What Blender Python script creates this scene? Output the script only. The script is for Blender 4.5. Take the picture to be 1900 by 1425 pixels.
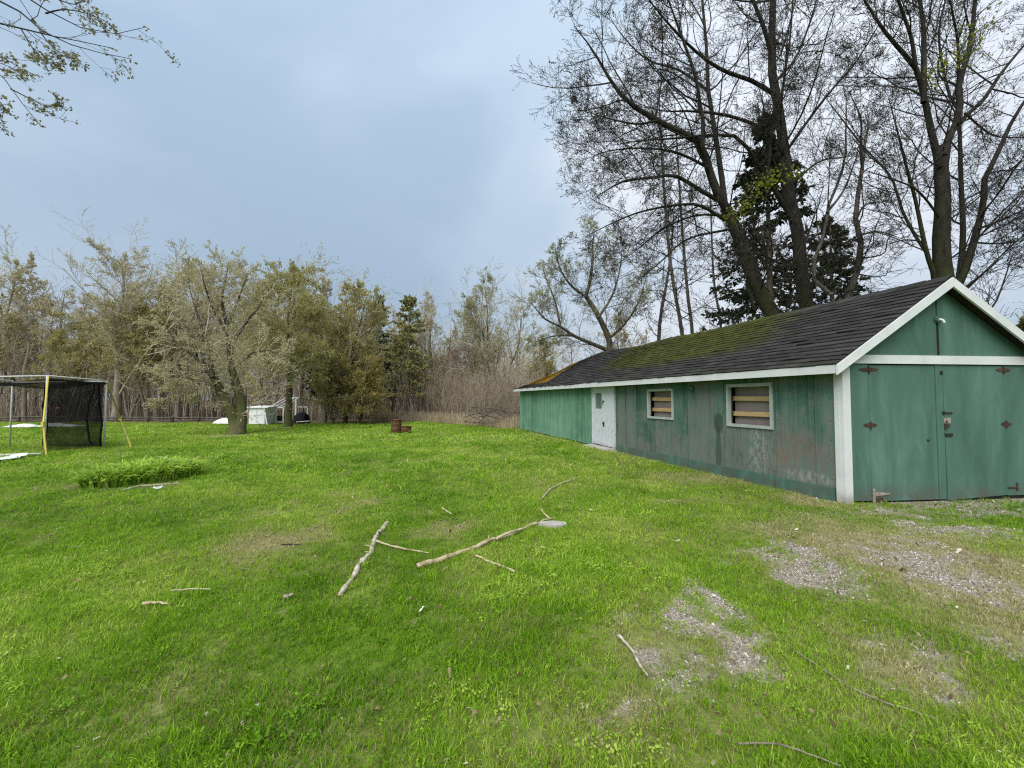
import bpy, math, random
import numpy as np

for o in list(bpy.data.objects):
    bpy.data.objects.remove(o)
random.seed(7)
SC = bpy.context.scene
COL = SC.collection

# ---------------------------------------------------------------- camera, sky, sun, exposure
FPX, EYE = 760.0, 1.6
PITCH = math.atan(27.5 / FPX)
cam_d = bpy.data.cameras.new("camera")
cam_d.sensor_width = 36.0
cam_d.lens = FPX / 1900 * 36.0
cam_d.clip_start = 0.05
cam_d.clip_end = 3000
cam = bpy.data.objects.new("camera", cam_d)
COL.objects.link(cam)
cam.location = (0, 0, EYE)
cam.rotation_euler = (math.radians(90) + PITCH, 0, 0)
SC.camera = cam

SUN_EL, SUN_AZ = 51.0, 205.0          # degrees, azimuth clockwise from +Y (camera looks along +Y)
world = bpy.data.worlds.new("World")
SC.world = world
world.use_nodes = True
wt = world.node_tree
for n in list(wt.nodes):
    wt.nodes.remove(n)


def wn(kind, **kw):
    n = wt.nodes.new(kind)
    for k, v in kw.items():
        setattr(n, k, v)
    return n


def wlink(a, b):
    wt.links.new(a, b)


w_out = wn("ShaderNodeOutputWorld")
w_bg = wn("ShaderNodeBackground")
w_bg.inputs["Strength"].default_value = 0.10
w_sky = wn("ShaderNodeTexSky", sky_type="NISHITA", sun_disc=False)
w_sky.sun_elevation = math.radians(SUN_EL)
w_sky.sun_rotation = math.radians(SUN_AZ)
w_tc = wn("ShaderNodeTexCoord")
w_map = wn("ShaderNodeMapping")
w_map.inputs["Scale"].default_value = (1.0, 1.0, 1.7)
w_map.inputs["Location"].default_value = (29.079, 5.588, 26.471)
wlink(w_tc.outputs["Generated"], w_map.inputs["Vector"])
w_n1 = wn("ShaderNodeTexNoise")
w_n1.inputs["Scale"].default_value = 1.0
w_n1.inputs["Detail"].default_value = 5.0
w_n1.inputs["Roughness"].default_value = 0.45
w_n1.inputs["Distortion"].default_value = 0.35
wlink(w_map.outputs[0], w_n1.inputs["Vector"])
w_ramp = wn("ShaderNodeValToRGB")
cr = w_ramp.color_ramp
cr.interpolation = "EASE"
cr.elements[0].position = 0.30
cr.elements[0].color = (0.415, 0.545, 0.695, 1)
cr.elements[1].position = 0.70
cr.elements[1].color = (0.86, 0.92, 1.0, 1)
e = cr.elements.new(0.5)
e.color = (0.535, 0.66, 0.80, 1)
w_n2 = wn("ShaderNodeTexNoise")
w_n2.inputs["Scale"].default_value = 3.4
w_n2.inputs["Detail"].default_value = 4.0
w_n2.inputs["Roughness"].default_value = 0.5
w_n2.inputs["Distortion"].default_value = 0.5
wlink(w_map.outputs[0], w_n2.inputs["Vector"])
w_mot = wn("ShaderNodeMath", operation="MULTIPLY_ADD")
w_mot.inputs[1].default_value = 0.30
w_mot.inputs[2].default_value = -0.15
wlink(w_n2.outputs["Fac"], w_mot.inputs[0])
w_sum = wn("ShaderNodeMath", operation="ADD")
wlink(w_n1.outputs["Fac"], w_sum.inputs[0])
wlink(w_mot.outputs[0], w_sum.inputs[1])
wlink(w_sum.outputs[0], w_ramp.inputs["Fac"])
w_gain = wn("ShaderNodeVectorMath", operation="SCALE")
# an overcast sky is brighter overhead than at the horizon: (1 + 1.2 sin(elevation))
w_sep = wn("ShaderNodeSeparateXYZ")
wlink(w_tc.outputs["Generated"], w_sep.inputs[0])
w_up = wn("ShaderNodeMath", operation="MULTIPLY_ADD", use_clamp=False)
w_up.inputs[1].default_value = 2.7
w_up.inputs[2].default_value = 2.95
w_cl = wn("ShaderNodeMath", operation="MAXIMUM")
w_cl.inputs[1].default_value = 0.0
wlink(w_sep.outputs["Z"], w_cl.inputs[0])
wlink(w_cl.outputs[0], w_up.inputs[0])
wlink(w_up.outputs[0], w_gain.inputs["Scale"])
wlink(w_ramp.outputs["Color"], w_gain.inputs[0])
w_mix = wn("ShaderNodeMix", data_type="RGBA")
w_mix.inputs["Factor"].default_value = 0.93
wlink(w_sky.outputs["Color"], w_mix.inputs["A"])
wlink(w_gain.outputs[0], w_mix.inputs["B"])
wlink(w_mix.outputs["Result"], w_bg.inputs["Color"])
wlink(w_bg.outputs[0], w_out.inputs["Surface"])

sun_d = bpy.data.lights.new("sun", "SUN")
sun_d.energy = 1.5
sun_d.angle = math.radians(50)
sun_d.color = (1.0, 0.97, 0.92)
sun = bpy.data.objects.new("sun", sun_d)
COL.objects.link(sun)
az, el = math.radians(SUN_AZ), math.radians(SUN_EL)
sun.rotation_euler = (math.radians(90) - el, 0, math.pi - az)
sun.location = (-10, -10, 30)

SC.view_settings.view_transform = "Standard"
SC.view_settings.look = "None"
SC.view_settings.gamma = 1.0
SC.view_settings.exposure = 1.3
SC.view_settings.use_curve_mapping = False
SC.cycles.use_denoising = False
SC.cycles.filter_width = 1.2
SC.cycles.max_bounces = 6
SC.cycles.diffuse_bounces = 4
SC.cycles.glossy_bounces = 2
SC.cycles.transmission_bounces = 4
SC.cycles.transparent_max_bounces = 12
SC.cycles.caustics_reflective = False
SC.cycles.caustics_refractive = False


# ---------------------------------------------------------------- pixel helpers (photograph is 1900 x 1425)
def ray(px, py):
    x = (px - 950.0) / FPX
    y = -(py - 712.5) / FPX
    c, s = math.cos(PITCH), math.sin(PITCH)
    return np.array([x, c - s * y, s + c * y])


def at(px, py, Y):
    r = ray(px, py)
    return r * (Y / r[1]) + np.array([0, 0, EYE])


def gnd(px, py, z=0.0):
    r = ray(px, py)
    return r * ((z - EYE) / r[2]) + np.array([0, 0, EYE])


# ---------------------------------------------------------------- numpy value noise
class VNoise:
    def __init__(self, seed):
        self.t = np.random.default_rng(seed).random((256, 256))

    def __call__(self, x, y):
        xi, yi = np.floor(x).astype(int), np.floor(y).astype(int)
        fx, fy = x - xi, y - yi
        fx, fy = fx * fx * (3 - 2 * fx), fy * fy * (3 - 2 * fy)
        a, b = self.t[xi % 256, yi % 256], self.t[(xi + 1) % 256, yi % 256]
        c, d = self.t[xi % 256, (yi + 1) % 256], self.t[(xi + 1) % 256, (yi + 1) % 256]
        return (a * (1 - fx) + b * fx) * (1 - fy) + (c * (1 - fx) + d * fx) * fy

    def fbm(self, x, y, o=4):
        s, a, tot = 0.0, 1.0, 0.0
        for k in range(o):
            s = s + a * self(x * 2 ** k + 17.3 * k, y * 2 ** k + 5.1 * k)
            tot += a
            a *= 0.5
        return s / tot


VN = VNoise(3)
VN2 = VNoise(11)


def sstep(a, b, x):
    t = np.clip((x - a) / (b - a), 0, 1)
    return t * t * (3 - 2 * t)


# ---------------------------------------------------------------- objects
def tag(o, label=None, cat=None, group=None, kind=None):
    if label:
        o["label"] = label
    if cat:
        o["category"] = cat
    if group:
        o["group"] = group
    if kind:
        o["kind"] = kind
    return o


def empty(name, loc=(0, 0, 0), rz=0.0, parent=None):
    o = bpy.data.objects.new(name, None)
    COL.objects.link(o)
    o.empty_display_size = 0.2
    o.location = loc
    o.rotation_euler = (0, 0, rz)
    if parent:
        o.parent = parent
    return o


def copy_tree(o, parent=None):
    c = o.copy()
    COL.objects.link(c)
    c.parent = parent
    for ch in o.children:
        copy_tree(ch, c)
    return c


class MB:
    """collects vertices and faces; build() links them as one mesh object"""

    def __init__(self):
        self.v, self.q, self.t, self.n = [], [], [], 0

    def add(self, v, quads=None, tris=None):
        v = np.asarray(v, float).reshape(-1, 3)
        if quads is not None and len(quads):
            self.q.append(np.asarray(quads, np.int64).reshape(-1, 4) + self.n)
        if tris is not None and len(tris):
            self.t.append(np.asarray(tris, np.int64).reshape(-1, 3) + self.n)
        self.v.append(v)
        self.n += len(v)
        return self

    BQ = [(0, 3, 2, 1), (4, 5, 6, 7), (0, 1, 5, 4), (1, 2, 6, 5), (2, 3, 7, 6), (3, 0, 4, 7)]

    def hexa(self, pts):
        return self.add(pts, quads=self.BQ)

    def box(self, x0, x1, y0, y1, z0, z1, f=None):
        p = [(x0, y0, z0), (x1, y0, z0), (x1, y1, z0), (x0, y1, z0), (x0, y0, z1), (x1, y0, z1), (x1, y1, z1), (x0, y1, z1)]
        if f:
            p = [f(*q) for q in p]
        return self.hexa(p)

    def beam(self, a, b, w, h, up=(0, 0, 1)):
        a, b = np.asarray(a, float), np.asarray(b, float)
        t = b - a
        t /= np.linalg.norm(t)
        s = np.cross(t, up)
        if np.linalg.norm(s) < 1e-4:
            s = np.cross(t, (1, 0, 0))
        s /= np.linalg.norm(s)
        u = np.cross(s, t)
        s, u = s * w / 2, u * h / 2
        return self.hexa([a - s - u, a + s - u, b + s - u, b - s - u, a - s + u, a + s + u, b + s + u, b - s + u])

    def tubes(self, P, R, sides=6, cap=False):
        """P (N,K,3), R (N,K)"""
        P = np.asarray(P, float)
        R = np.asarray(R, float)
        if P.ndim == 2:
            P, R = P[None], R[None]
        N, K, _ = P.shape
        if sides == 1:      # hair-thin twigs: a flat strip, turned at random
            D = P[:, -1] - P[:, 0]
            rv = np.sin(np.arange(N * 3).reshape(N, 3) * 12.9898) 
            A = np.cross(D, rv)
            A /= np.linalg.norm(A, axis=1, keepdims=True) + 1e-9
            w_ = A[:, None, :] * R[:, :, None] * 1.25
            V = np.stack([P - w_, P + w_], 2)
            idx = np.arange(N * K * 2).reshape(N, K, 2)
            Q = np.stack([idx[:, :-1, 0], idx[:, :-1, 1], idx[:, 1:, 1], idx[:, 1:, 0]], -1).reshape(-1, 4)
            return self.add(V, quads=Q)
        T = np.gradient(P, axis=1)
        T /= np.linalg.norm(T, axis=2, keepdims=True) + 1e-9
        D = P[:, -1] - P[:, 0]
        ref = np.zeros((N, 3))
        ref[np.arange(N), np.argmin(np.abs(D), axis=1)] = 1
        A = np.cross(T, ref[:, None, :])
        A /= np.linalg.norm(A, axis=2, keepdims=True) + 1e-9
        B = np.cross(T, A)
        ang = np.arange(sides) * 2 * np.pi / sides
        V = P[:, :, None, :] + R[:, :, None, None] * (A[:, :, None, :] * np.cos(ang)[None, None, :, None] + B[:, :, None, :] * np.sin(ang)[None, None, :, None])
        idx = np.arange(N * K * sides).reshape(N, K, sides)
        nx = np.roll(idx, -1, axis=2)
        Q = np.stack([idx[:, :-1], nx[:, :-1], nx[:, 1:], idx[:, 1:]], axis=-1).reshape(-1, 4)
        if cap:
            base = self.n
            self.add(V, quads=Q)
            for i in range(N):
                for k, rev in ((0, 1), (K - 1, 0)):
                    ring = idx[i, k] + base
                    c = P[i, k]
                    m = self.n
                    self.add([c])
                    tr = [(ring[j], ring[(j + 1) % sides], m) for j in range(sides)]
                    if rev:
                        tr = [(b_, a_, c_) for a_, b_, c_ in tr]
                    self.t.append(np.array(tr, np.int64))
            return self
        return self.add(V, quads=Q)

    def lathe(self, prof, sides=24, c=(0, 0, 0), wob=0.0):
        K = len(prof)
        ang = np.arange(sides) * 2 * np.pi / sides
        V = []
        for r, z in prof:
            rr = r * (1 + wob * np.sin(ang * 3 + z * 5) + wob * np.sin(ang * 5 + 1.3))
            V.append(np.stack([c[0] + rr * np.cos(ang), c[1] + rr * np.sin(ang), np.full(sides, c[2] + z)], 1))
        idx = np.arange(K * sides).reshape(K, sides)
        nx = np.roll(idx, -1, axis=1)
        return self.add(np.array(V), quads=np.stack([idx[:-1], nx[:-1], nx[1:], idx[1:]], -1).reshape(-1, 4))

    def leaves(self, C, size, rng, aspect=1.6, dirs=None, fold=0.0):
        """one diamond (two triangles) per centre"""
        N = len(C)
        D = rng.normal(size=(N, 3)) if dirs is None else dirs + rng.normal(size=(N, 3)) * 0.5
        D /= np.linalg.norm(D, axis=1, keepdims=True) + 1e-9
        A = np.cross(D, rng.normal(size=(N, 3)))
        A /= np.linalg.norm(A, axis=1, keepdims=True) + 1e-9
        s = (size * rng.uniform(0.6, 1.4, N))[:, None]
        up = np.cross(D, A) * s * fold
        V = np.stack([C, C + D * s * 0.5 * aspect + A * s * 0.5 + up, C + D * s * aspect, C + D * s * 0.5 * aspect - A * s * 0.5 + up], 1)
        i = np.arange(N)[:, None] * 4
        T = np.concatenate([i + np.array([[0, 1, 2]]), i + np.array([[0, 2, 3]])])
        return self.add(V, tris=T)

    def grid(self, Pg):
        """Pg (A,B,3)"""
        a, b, _ = Pg.shape
        idx = np.arange(a * b).reshape(a, b)
        return self.add(Pg, quads=np.stack([idx[:-1, :-1], idx[1:, :-1], idx[1:, 1:], idx[:-1, 1:]], -1).reshape(-1, 4))

    def mesh(self, name, smooth=False):
        me = bpy.data.meshes.new(name)
        V = np.concatenate(self.v) if self.v else np.zeros((0, 3))
        Q = np.concatenate(self.q) if self.q else np.zeros((0, 4), np.int64)
        T = np.concatenate(self.t) if self.t else np.zeros((0, 3), np.int64)
        me.vertices.add(len(V))
        me.vertices.foreach_set("co", V.astype(np.float32).ravel())
        nl = len(Q) * 4 + len(T) * 3
        me.loops.add(nl)
        me.loops.foreach_set("vertex_index", np.concatenate([Q.ravel(), T.ravel()]).astype(np.int32))
        me.polygons.add(len(Q) + len(T))
        st = np.concatenate([np.arange(len(Q)) * 4, len(Q) * 4 + np.arange(len(T)) * 3])
        me.polygons.foreach_set("loop_start", st.astype(np.int32))
        me.update(calc_edges=True)
        me.polygons.foreach_set("use_smooth", np.full(len(me.polygons), bool(smooth)))
        me.validate()
        return me

    def build(self, name, mat, parent=None, smooth=False, loc=None):
        me = self.mesh(name, smooth)
        if mat:
            me.materials.append(mat)
        o = bpy.data.objects.new(name, me)
        COL.objects.link(o)
        if parent:
            o.parent = parent
        if loc is not None:
            o.location = loc
        return o


def part(name, me, mat, parent, loc=(0, 0, 0)):
    if mat and not me.materials:
        me.materials.append(mat)
    o = bpy.data.objects.new(name, me)
    COL.objects.link(o)
    o.parent = parent
    o.location = loc
    return o


# ---------------------------------------------------------------- materials
class M:
    def __init__(self, name, rough=0.85, spec=0.25):
        self.m = bpy.data.materials.new(name)
        self.m.use_nodes = True
        self.nt = self.m.node_tree
        self.b = self.nt.nodes["Principled BSDF"]
        self.out = self.nt.nodes["Material Output"]
        self.b.inputs["Roughness"].default_value = rough
        self.b.inputs["Specular IOR Level"].default_value = spec

    def n(self, kind, **kw):
        x = self.nt.nodes.new(kind)
        for k, v in kw.items():
            setattr(x, k, v)
        return x

    def l(self, a, b):
        self.nt.links.new(a, b)

    def coord(self, obj=None, out="Object", scale=(1, 1, 1), loc=(0, 0, 0)):
        t = self.n("ShaderNodeTexCoord")
        if obj:
            t.object = obj
        mp = self.n("ShaderNodeMapping")
        mp.inputs["Scale"].default_value = scale
        mp.inputs["Location"].default_value = loc
        self.l(t.outputs[out], mp.inputs["Vector"])
        return mp.outputs[0]

    def pos(self, scale=(1, 1, 1)):
        g = self.n("ShaderNodeNewGeometry")
        mp = self.n("ShaderNodeMapping")
        mp.inputs["Scale"].default_value = scale
        self.l(g.outputs["Position"], mp.inputs["Vector"])
        return mp.outputs[0]

    def noise(self, vec, scale=5, detail=4, rough=0.55, dist=0.0):
        x = self.n("ShaderNodeTexNoise")
        x.inputs["Scale"].default_value = scale
        x.inputs["Detail"].default_value = detail
        x.inputs["Roughness"].default_value = rough
        x.inputs["Distortion"].default_value = dist
        self.l(vec, x.inputs["Vector"])
        return x.outputs["Fac"]

    def ramp(self, fac, stops, interp="LINEAR"):
        x = self.n("ShaderNodeValToRGB")
        x.color_ramp.interpolation = interp
        el = x.color_ramp.elements
        while len(el) > 1:
            el.remove(el[0])
        for i, (p, c) in enumerate(stops):
            if not isinstance(c, tuple):
                c = (c, c, c)
            s = el[0] if i == 0 else el.new(p)
            s.position = p
            s.color = (*c[:3], 1)
        self.l(fac, x.inputs["Fac"])
        return x.outputs["Color"]

    def math(self, op, a, b=None, clamp=False):
        x = self.n("ShaderNodeMath", operation=op, use_clamp=clamp)
        for i, q in enumerate((a, b)):
            if q is None:
                continue
            if isinstance(q, (int, float)):
                x.inputs[i].default_value = q
            else:
                self.l(q, x.inputs[i])
        return x.outputs[0]

    def mrange(self, v, a, b, c=0.0, d=1.0):
        x = self.n("ShaderNodeMapRange", interpolation_type="SMOOTHSTEP")
        for i, q in zip((1, 2, 3, 4), (a, b, c, d)):
            x.inputs[i].default_value = q
        self.l(v, x.inputs[0])
        return x.outputs[0]

    def sep(self, v):
        x = self.n("ShaderNodeSeparateXYZ")
        self.l(v, x.inputs[0])
        return x.outputs

    def mix(self, fac, a, b, blend="MIX"):
        x = self.n("ShaderNodeMix", data_type="RGBA", blend_type=blend)
        for sock, q in ((x.inputs["Factor"], fac), (x.inputs["A"], a), (x.inputs["B"], b)):
            if isinstance(q, (int, float)):
                sock.default_value = q
            elif isinstance(q, tuple):
                sock.default_value = (*q[:3], 1)
            else:
                self.l(q, sock)
        return x.outputs["Result"]

    def attr(self, name, kind="GEOMETRY"):
        x = self.n("ShaderNodeAttribute", attribute_type=kind, attribute_name=name)
        return x

    def color(self, c):
        if isinstance(c, tuple):
            self.b.inputs["Base Color"].default_value = (*c[:3], 1)
        else:
            self.l(c, self.b.inputs["Base Color"])
        return self

    def bump(self, h, strength=0.3, dist=0.02):
        x = self.n("ShaderNodeBump")
        x.inputs["Strength"].default_value = strength
        x.inputs["Distance"].default_value = dist
        self.l(h, x.inputs["Height"])
        self.l(x.outputs[0], self.b.inputs["Normal"])
        return self

    def translucent(self, col, fac):
        tr = self.n("ShaderNodeBsdfTranslucent")
        if isinstance(col, tuple):
            tr.inputs["Color"].default_value = (*col, 1)
        else:
            self.l(col, tr.inputs["Color"])
        mx = self.n("ShaderNodeMixShader")
        mx.inputs[0].default_value = fac
        self.l(self.b.outputs[0], mx.inputs[1])
        self.l(tr.outputs[0], mx.inputs[2])
        self.l(mx.outputs[0], self.out.inputs["Surface"])
        return self


def simple(name, c1, c2, scale=8, rough=0.85, bump=0.2, stretch=(1, 1, 1), spec=0.25, dist=0.01):
    m = M(name, rough, spec)
    v = m.coord(scale=stretch)
    f = m.noise(v, scale, 6, 0.6)
    m.color(m.ramp(f, [(0.3, c1), (0.7, c2)]))
    if bump:
        m.bump(f, bump, dist)
    return m.m


def bark_mat(name, c1, c2, moss=None, moss_h=4.0, scale=6):
    m = M(name, 0.9, 0.15)
    v = m.pos((1, 1, 0.35))
    f = m.noise(v, scale, 7, 0.65, 0.4)
    c = m.ramp(f, [(0.32, c1), (0.68, c2)])
    if moss:
        p = m.pos()
        z = m.sep(p)[2]
        g = m.noise(p, 1.3, 5, 0.6)
        zz = m.mrange(z, moss_h * 1.7, moss_h * 0.5)
        k = m.math("MULTIPLY", zz, m.mrange(g, 0.36, 0.56), True)
        c = m.mix(k, c, m.ramp(m.noise(p, 22, 3), [(0.35, moss[0]), (0.65, moss[1])]))
    m.color(c)
    m.bump(f, 0.6, 0.03)
    return m.m


def leaf_mat(name, c1, c2, trans=0.5, scale=1.5, rough=0.6):
    m = M(name, rough, 0.2)
    f = m.noise(m.pos(), scale, 3, 0.6)
    g = m.n("ShaderNodeNewGeometry")
    r = m.mix(0.5, f, g.outputs["Random Per Island"])
    c = m.ramp(r, [(0.25, c1), (0.75, c2)])
    m.color(c)
    m.translucent(c, trans)
    return m.m


MAT = {}
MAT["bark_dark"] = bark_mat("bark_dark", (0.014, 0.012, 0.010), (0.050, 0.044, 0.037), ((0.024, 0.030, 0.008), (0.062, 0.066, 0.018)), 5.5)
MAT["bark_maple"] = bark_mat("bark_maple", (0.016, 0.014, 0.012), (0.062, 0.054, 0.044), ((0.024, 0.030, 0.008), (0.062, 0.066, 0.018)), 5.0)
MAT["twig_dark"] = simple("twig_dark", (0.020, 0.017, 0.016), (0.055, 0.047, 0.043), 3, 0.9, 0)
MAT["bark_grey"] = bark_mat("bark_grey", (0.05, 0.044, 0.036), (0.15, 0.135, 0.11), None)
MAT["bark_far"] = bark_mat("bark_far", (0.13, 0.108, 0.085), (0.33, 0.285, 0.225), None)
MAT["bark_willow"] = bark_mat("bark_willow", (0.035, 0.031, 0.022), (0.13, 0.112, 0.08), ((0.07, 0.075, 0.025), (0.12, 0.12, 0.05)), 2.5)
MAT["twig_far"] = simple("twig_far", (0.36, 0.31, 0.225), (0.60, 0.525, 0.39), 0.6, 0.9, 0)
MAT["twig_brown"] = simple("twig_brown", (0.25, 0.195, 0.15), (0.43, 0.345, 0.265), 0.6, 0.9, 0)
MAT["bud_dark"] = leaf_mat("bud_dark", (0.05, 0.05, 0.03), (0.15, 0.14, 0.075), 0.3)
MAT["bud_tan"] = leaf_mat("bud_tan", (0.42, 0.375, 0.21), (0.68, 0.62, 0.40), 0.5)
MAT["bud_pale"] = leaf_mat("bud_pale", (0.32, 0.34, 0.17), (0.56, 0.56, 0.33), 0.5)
MAT["leaf_olive"] = leaf_mat("leaf_olive", (0.33, 0.305, 0.1), (0.62, 0.57, 0.24), 0.5)
MAT["leaf_olive_green"] = leaf_mat("leaf_olive_green", (0.29, 0.285, 0.09), (0.58, 0.54, 0.21), 0.5)
MAT["leaf_yellow"] = leaf_mat("leaf_yellow", (0.36, 0.3, 0.07), (0.6, 0.5, 0.16), 0.5)
MAT["leaf_lime"] = leaf_mat("leaf_lime", (0.20, 0.24, 0.02), (0.36, 0.38, 0.05), 0.45, 4)
MAT["leaf_maple"] = leaf_mat("leaf_maple", (0.16, 0.14, 0.07), (0.34, 0.31, 0.13), 0.4, 4)
MAT["needle_dark"] = leaf_mat("needle_dark", (0.020, 0.028, 0.014), (0.070, 0.085, 0.038), 0.1)
MAT["needle_blue"] = leaf_mat("needle_blue", (0.075, 0.1, 0.07), (0.2, 0.24, 0.16), 0.15)
MAT["needle_olive"] = leaf_mat("needle_olive", (0.17, 0.175, 0.06), (0.38, 0.36, 0.14), 0.2)
MAT["white_paint"] = simple("white_paint", (0.62, 0.62, 0.60), (0.78, 0.78, 0.76), 5, 0.6, 0.1, (1, 1, 1))
MAT["black_net"] = None

# ---------------------------------------------------------------- ground and lawn masks
SHED_P0 = gnd(1566, 933)
SHED_PF = gnd(965, 796)
_d = (SHED_PF - SHED_P0)[:2]
SHED_L = float(np.linalg.norm(_d))
U = np.array([*(_d / SHED_L), 0.0])                       # along the long wall, away from the camera
GA = math.radians(6.0)
AX = np.array([math.cos(GA), math.sin(GA), 0.0])          # across the gable
SHED_ROT = math.atan2(-U[0], U[1])
SHED_W = 3.44


def lawn_edge(x):
    return np.interp(x, [-80, -20, -14, -8, -6.2, -5.0, -2.5, 0.2, 2, 6, 60], [27.4, 27.4, 26.9, 26.4, 29.0, 27.5, 24.5, 21.9, 23, 24, 24])


GRAVEL = [  # px, py, half width px, half height px, strength
    (1478, 1045, 75, 42, 1.0), (1425, 1008, 32, 9, .75), (1400, 972, 55, 9, .5), (1300, 1112, 34, 40, 1.0), (1318, 1180, 52, 46, 1.0),
    (1262, 1265, 62, 40, .85), (1330, 1245, 55, 28, .7), (1250, 1300, 60, 20, .7), (1120, 1310, 50, 14, .8), (1345, 1050, 20, 9, .6),
    (1720, 1040, 150, 26, .9), (1800, 1080, 150, 36, 1.0), (1640, 1000, 110, 14, .55), (1880, 1120, 80, 30, .8), (1810, 985, 120, 18, .9), (1640, 1190, 70, 28, .75),
    (1680, 1240, 80, 36, .65), (1880, 1190, 60, 30, .6), (1660, 950, 120, 9, .75), (1830, 945, 120, 14, .9), (1560, 1225, 45, 16, .5), (1180, 1130, 26, 20, .5),
    (1025, 974, 26, 7, .9), (960, 990, 20, 6, .25), (1180, 1095, 30, 20, .3), (1060, 1345, 60, 18, .5), (1500, 1330, 60, 18, .35),
    (500, 1140, 20, 12, .5), (300, 1330, 40, 10, .35), (860, 1400, 50, 14, .45), (240, 900, 112, 11, .6), (437, 806, 34, 4, .9), (535, 792, 26, 3, .8)]
DRY = [(480, 1010, 110, 45, .6), (560, 985, 60, 25, .5), (400, 1045, 60, 25, .6), (840, 985, 60, 20, .55), (640, 1050, 80, 18, .5), (330, 1275, 180, 50, .55),
       (650, 1340, 120, 40, .35), (1700, 1040, 300, 90, .9), (1600, 1000, 260, 60, .7), (1800, 1150, 200, 140, .6), (1300, 1000, 130, 40, .45), (1250, 1200, 150, 110, .5),
       (1640, 1210, 160, 80, .6), (1450, 1330, 250, 60, .4), (1130, 1320, 200, 60, .6), (1000, 1380, 300, 60, .5), (1300, 880, 160, 26, .45), (1480, 925, 150, 22, .6),
       (1150, 850, 60, 12, .45), (900, 1160, 100, 30, .35), (980, 900, 150, 10, .25), (60, 1330, 100, 60, .3), (750, 1270, 100, 40, .4)]


def _blobs(lst):
    out = []
    for px, py, hw, hh, s in lst:
        c = gnd(px, py)
        out.append((c[0], c[1], abs(gnd(px + hw, py)[0] - c[0]), abs(gnd(px, py - hh)[1] - gnd(px, py + hh)[1]) / 2, s))
    return out


GRAVEL_W, DRY_W = _blobs(GRAVEL), _blobs(DRY)


def blob_mask(lst, x, y, warp, soft):
    wx = x + (VN.fbm(x * 2.2, y * 2.2, 4) - .5) * warp
    wy = y + (VN.fbm(x * 2.2 + 40, y * 2.2 + 9, 4) - .5) * warp
    m = np.zeros_like(x)
    for cx, cy, rx, ry, s in lst:
        d = np.sqrt(((wx - cx) / rx) ** 2 + ((wy - cy) / ry) ** 2)
        m = np.maximum(m, s * sstep(1.0 + soft, 1.0 - soft, d))
    return m


def shed_mask(x, y, grow=0.0):
    qx, qy = x - SHED_P0[0], y - SHED_P0[1]
    det = AX[0] * U[1] - AX[1] * U[0]
    s = (qx * U[1] - qy * U[0]) / det
    t = (AX[0] * qy - AX[1] * qx) / det
    return (s > -grow) & (s < SHED_W + grow) & (t > -grow) & (t < SHED_L + grow), s, t


def masks(x, y):
    gr = blob_mask(GRAVEL_W, x, y, 0.8, 0.6)
    gr = gr * (0.0 + 1.5 * VN2.fbm(x * 9, y * 9, 3))
    fine = VN.fbm(x * 1.7 + 3, y * 1.7, 4)
    dry = blob_mask(DRY_W, x, y, 0.9, 0.75) * (0.5 + fine)
    dry = np.maximum(dry, 0.45 * sstep(0.58, 0.78, fine))
    dry = dry + 0.2 * sstep(0.5, 0.7, VN2.fbm(x * .35, y * .35, 3)) * (y < 9)
    _, s, t = shed_mask(x, y)
    near = sstep(0.75, 0.02, -s) * (t > -.3) * (t < SHED_L) * (s < 0.02)
    dry = np.maximum(dry, near * 0.65 * (0.4 + fine))
    gr = np.maximum(gr, sstep(0.28, 0.0, -s) * (t > 0) * (t < SHED_L) * (s < .02) * 0.75 * VN2(x * 6, y * 6))
    front = sstep(1.3, 0.0, -t) * (t < .1) * sstep(-0.2, 1.2, s)
    gr = np.maximum(gr, front * 0.95 * (0.35 + 0.8 * fine))
    trk = np.exp(-((s + 2.7) / .28) ** 2) + np.exp(-((s + 4.3) / .28) ** 2)
    dry = dry + .16 * trk * (t > -1.5) * (t < 12) * (.4 + fine)
    dry = dry + 0.075 + 0.14 * sstep(.45, .7, VN2.fbm(x * 3.3 + 8, y * 3.3, 3))
    return np.clip(gr, 0, 1), np.clip(dry, 0, 1)


def hgt(x, y):
    a = (VN2.fbm(x * 0.55, y * 0.55, 3) - .5) * 0.07 + (VN.fbm(x * 2.6, y * 2.6, 2) - .5) * 0.018
    _, s, t = shed_mask(x, y)
    dx = np.maximum(np.maximum(-s, s - SHED_W), 0)
    dy = np.maximum(np.maximum(-t, t - SHED_L), 0)
    k = sstep(0.1, 1.6, np.hypot(dx, dy))
    return a * k - 0.012


def axis_pts(a, b, c, d, fine, grow=1.16):
    mid = list(np.arange(b, c, fine))
    lo, hi, st = [], [], fine
    p = b
    while p > a:
        st *= grow
        p -= st
        lo.append(p)
    st, p = fine, mid[-1]
    while p < d:
        st *= grow
        p += st
        hi.append(p)
    return np.array(lo[::-1] + mid + hi)


gx = axis_pts(-900, -7.0, 8.5, 900, 0.085)
gy = axis_pts(-120, 1.0, 10.0, 1200, 0.085)
XX, YY = np.meshgrid(gx, gy, indexing="ij")
G, D = masks(XX, YY)
ZZ = hgt(XX, YY) + sstep(40, 400, YY) * -2.0
wild = sstep(-0.4, 0.5, YY - lawn_edge(XX) + (VN.fbm(XX * .8, YY * .8, 3) - .5) * 1.4)
inb, ss_, tt_ = shed_mask(XX, YY)
wild = np.maximum(wild, ((ss_ > SHED_W + .3) & (tt_ > .6)).astype(float))
gm = MB().grid(np.stack([XX, YY, ZZ], -1))

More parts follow.
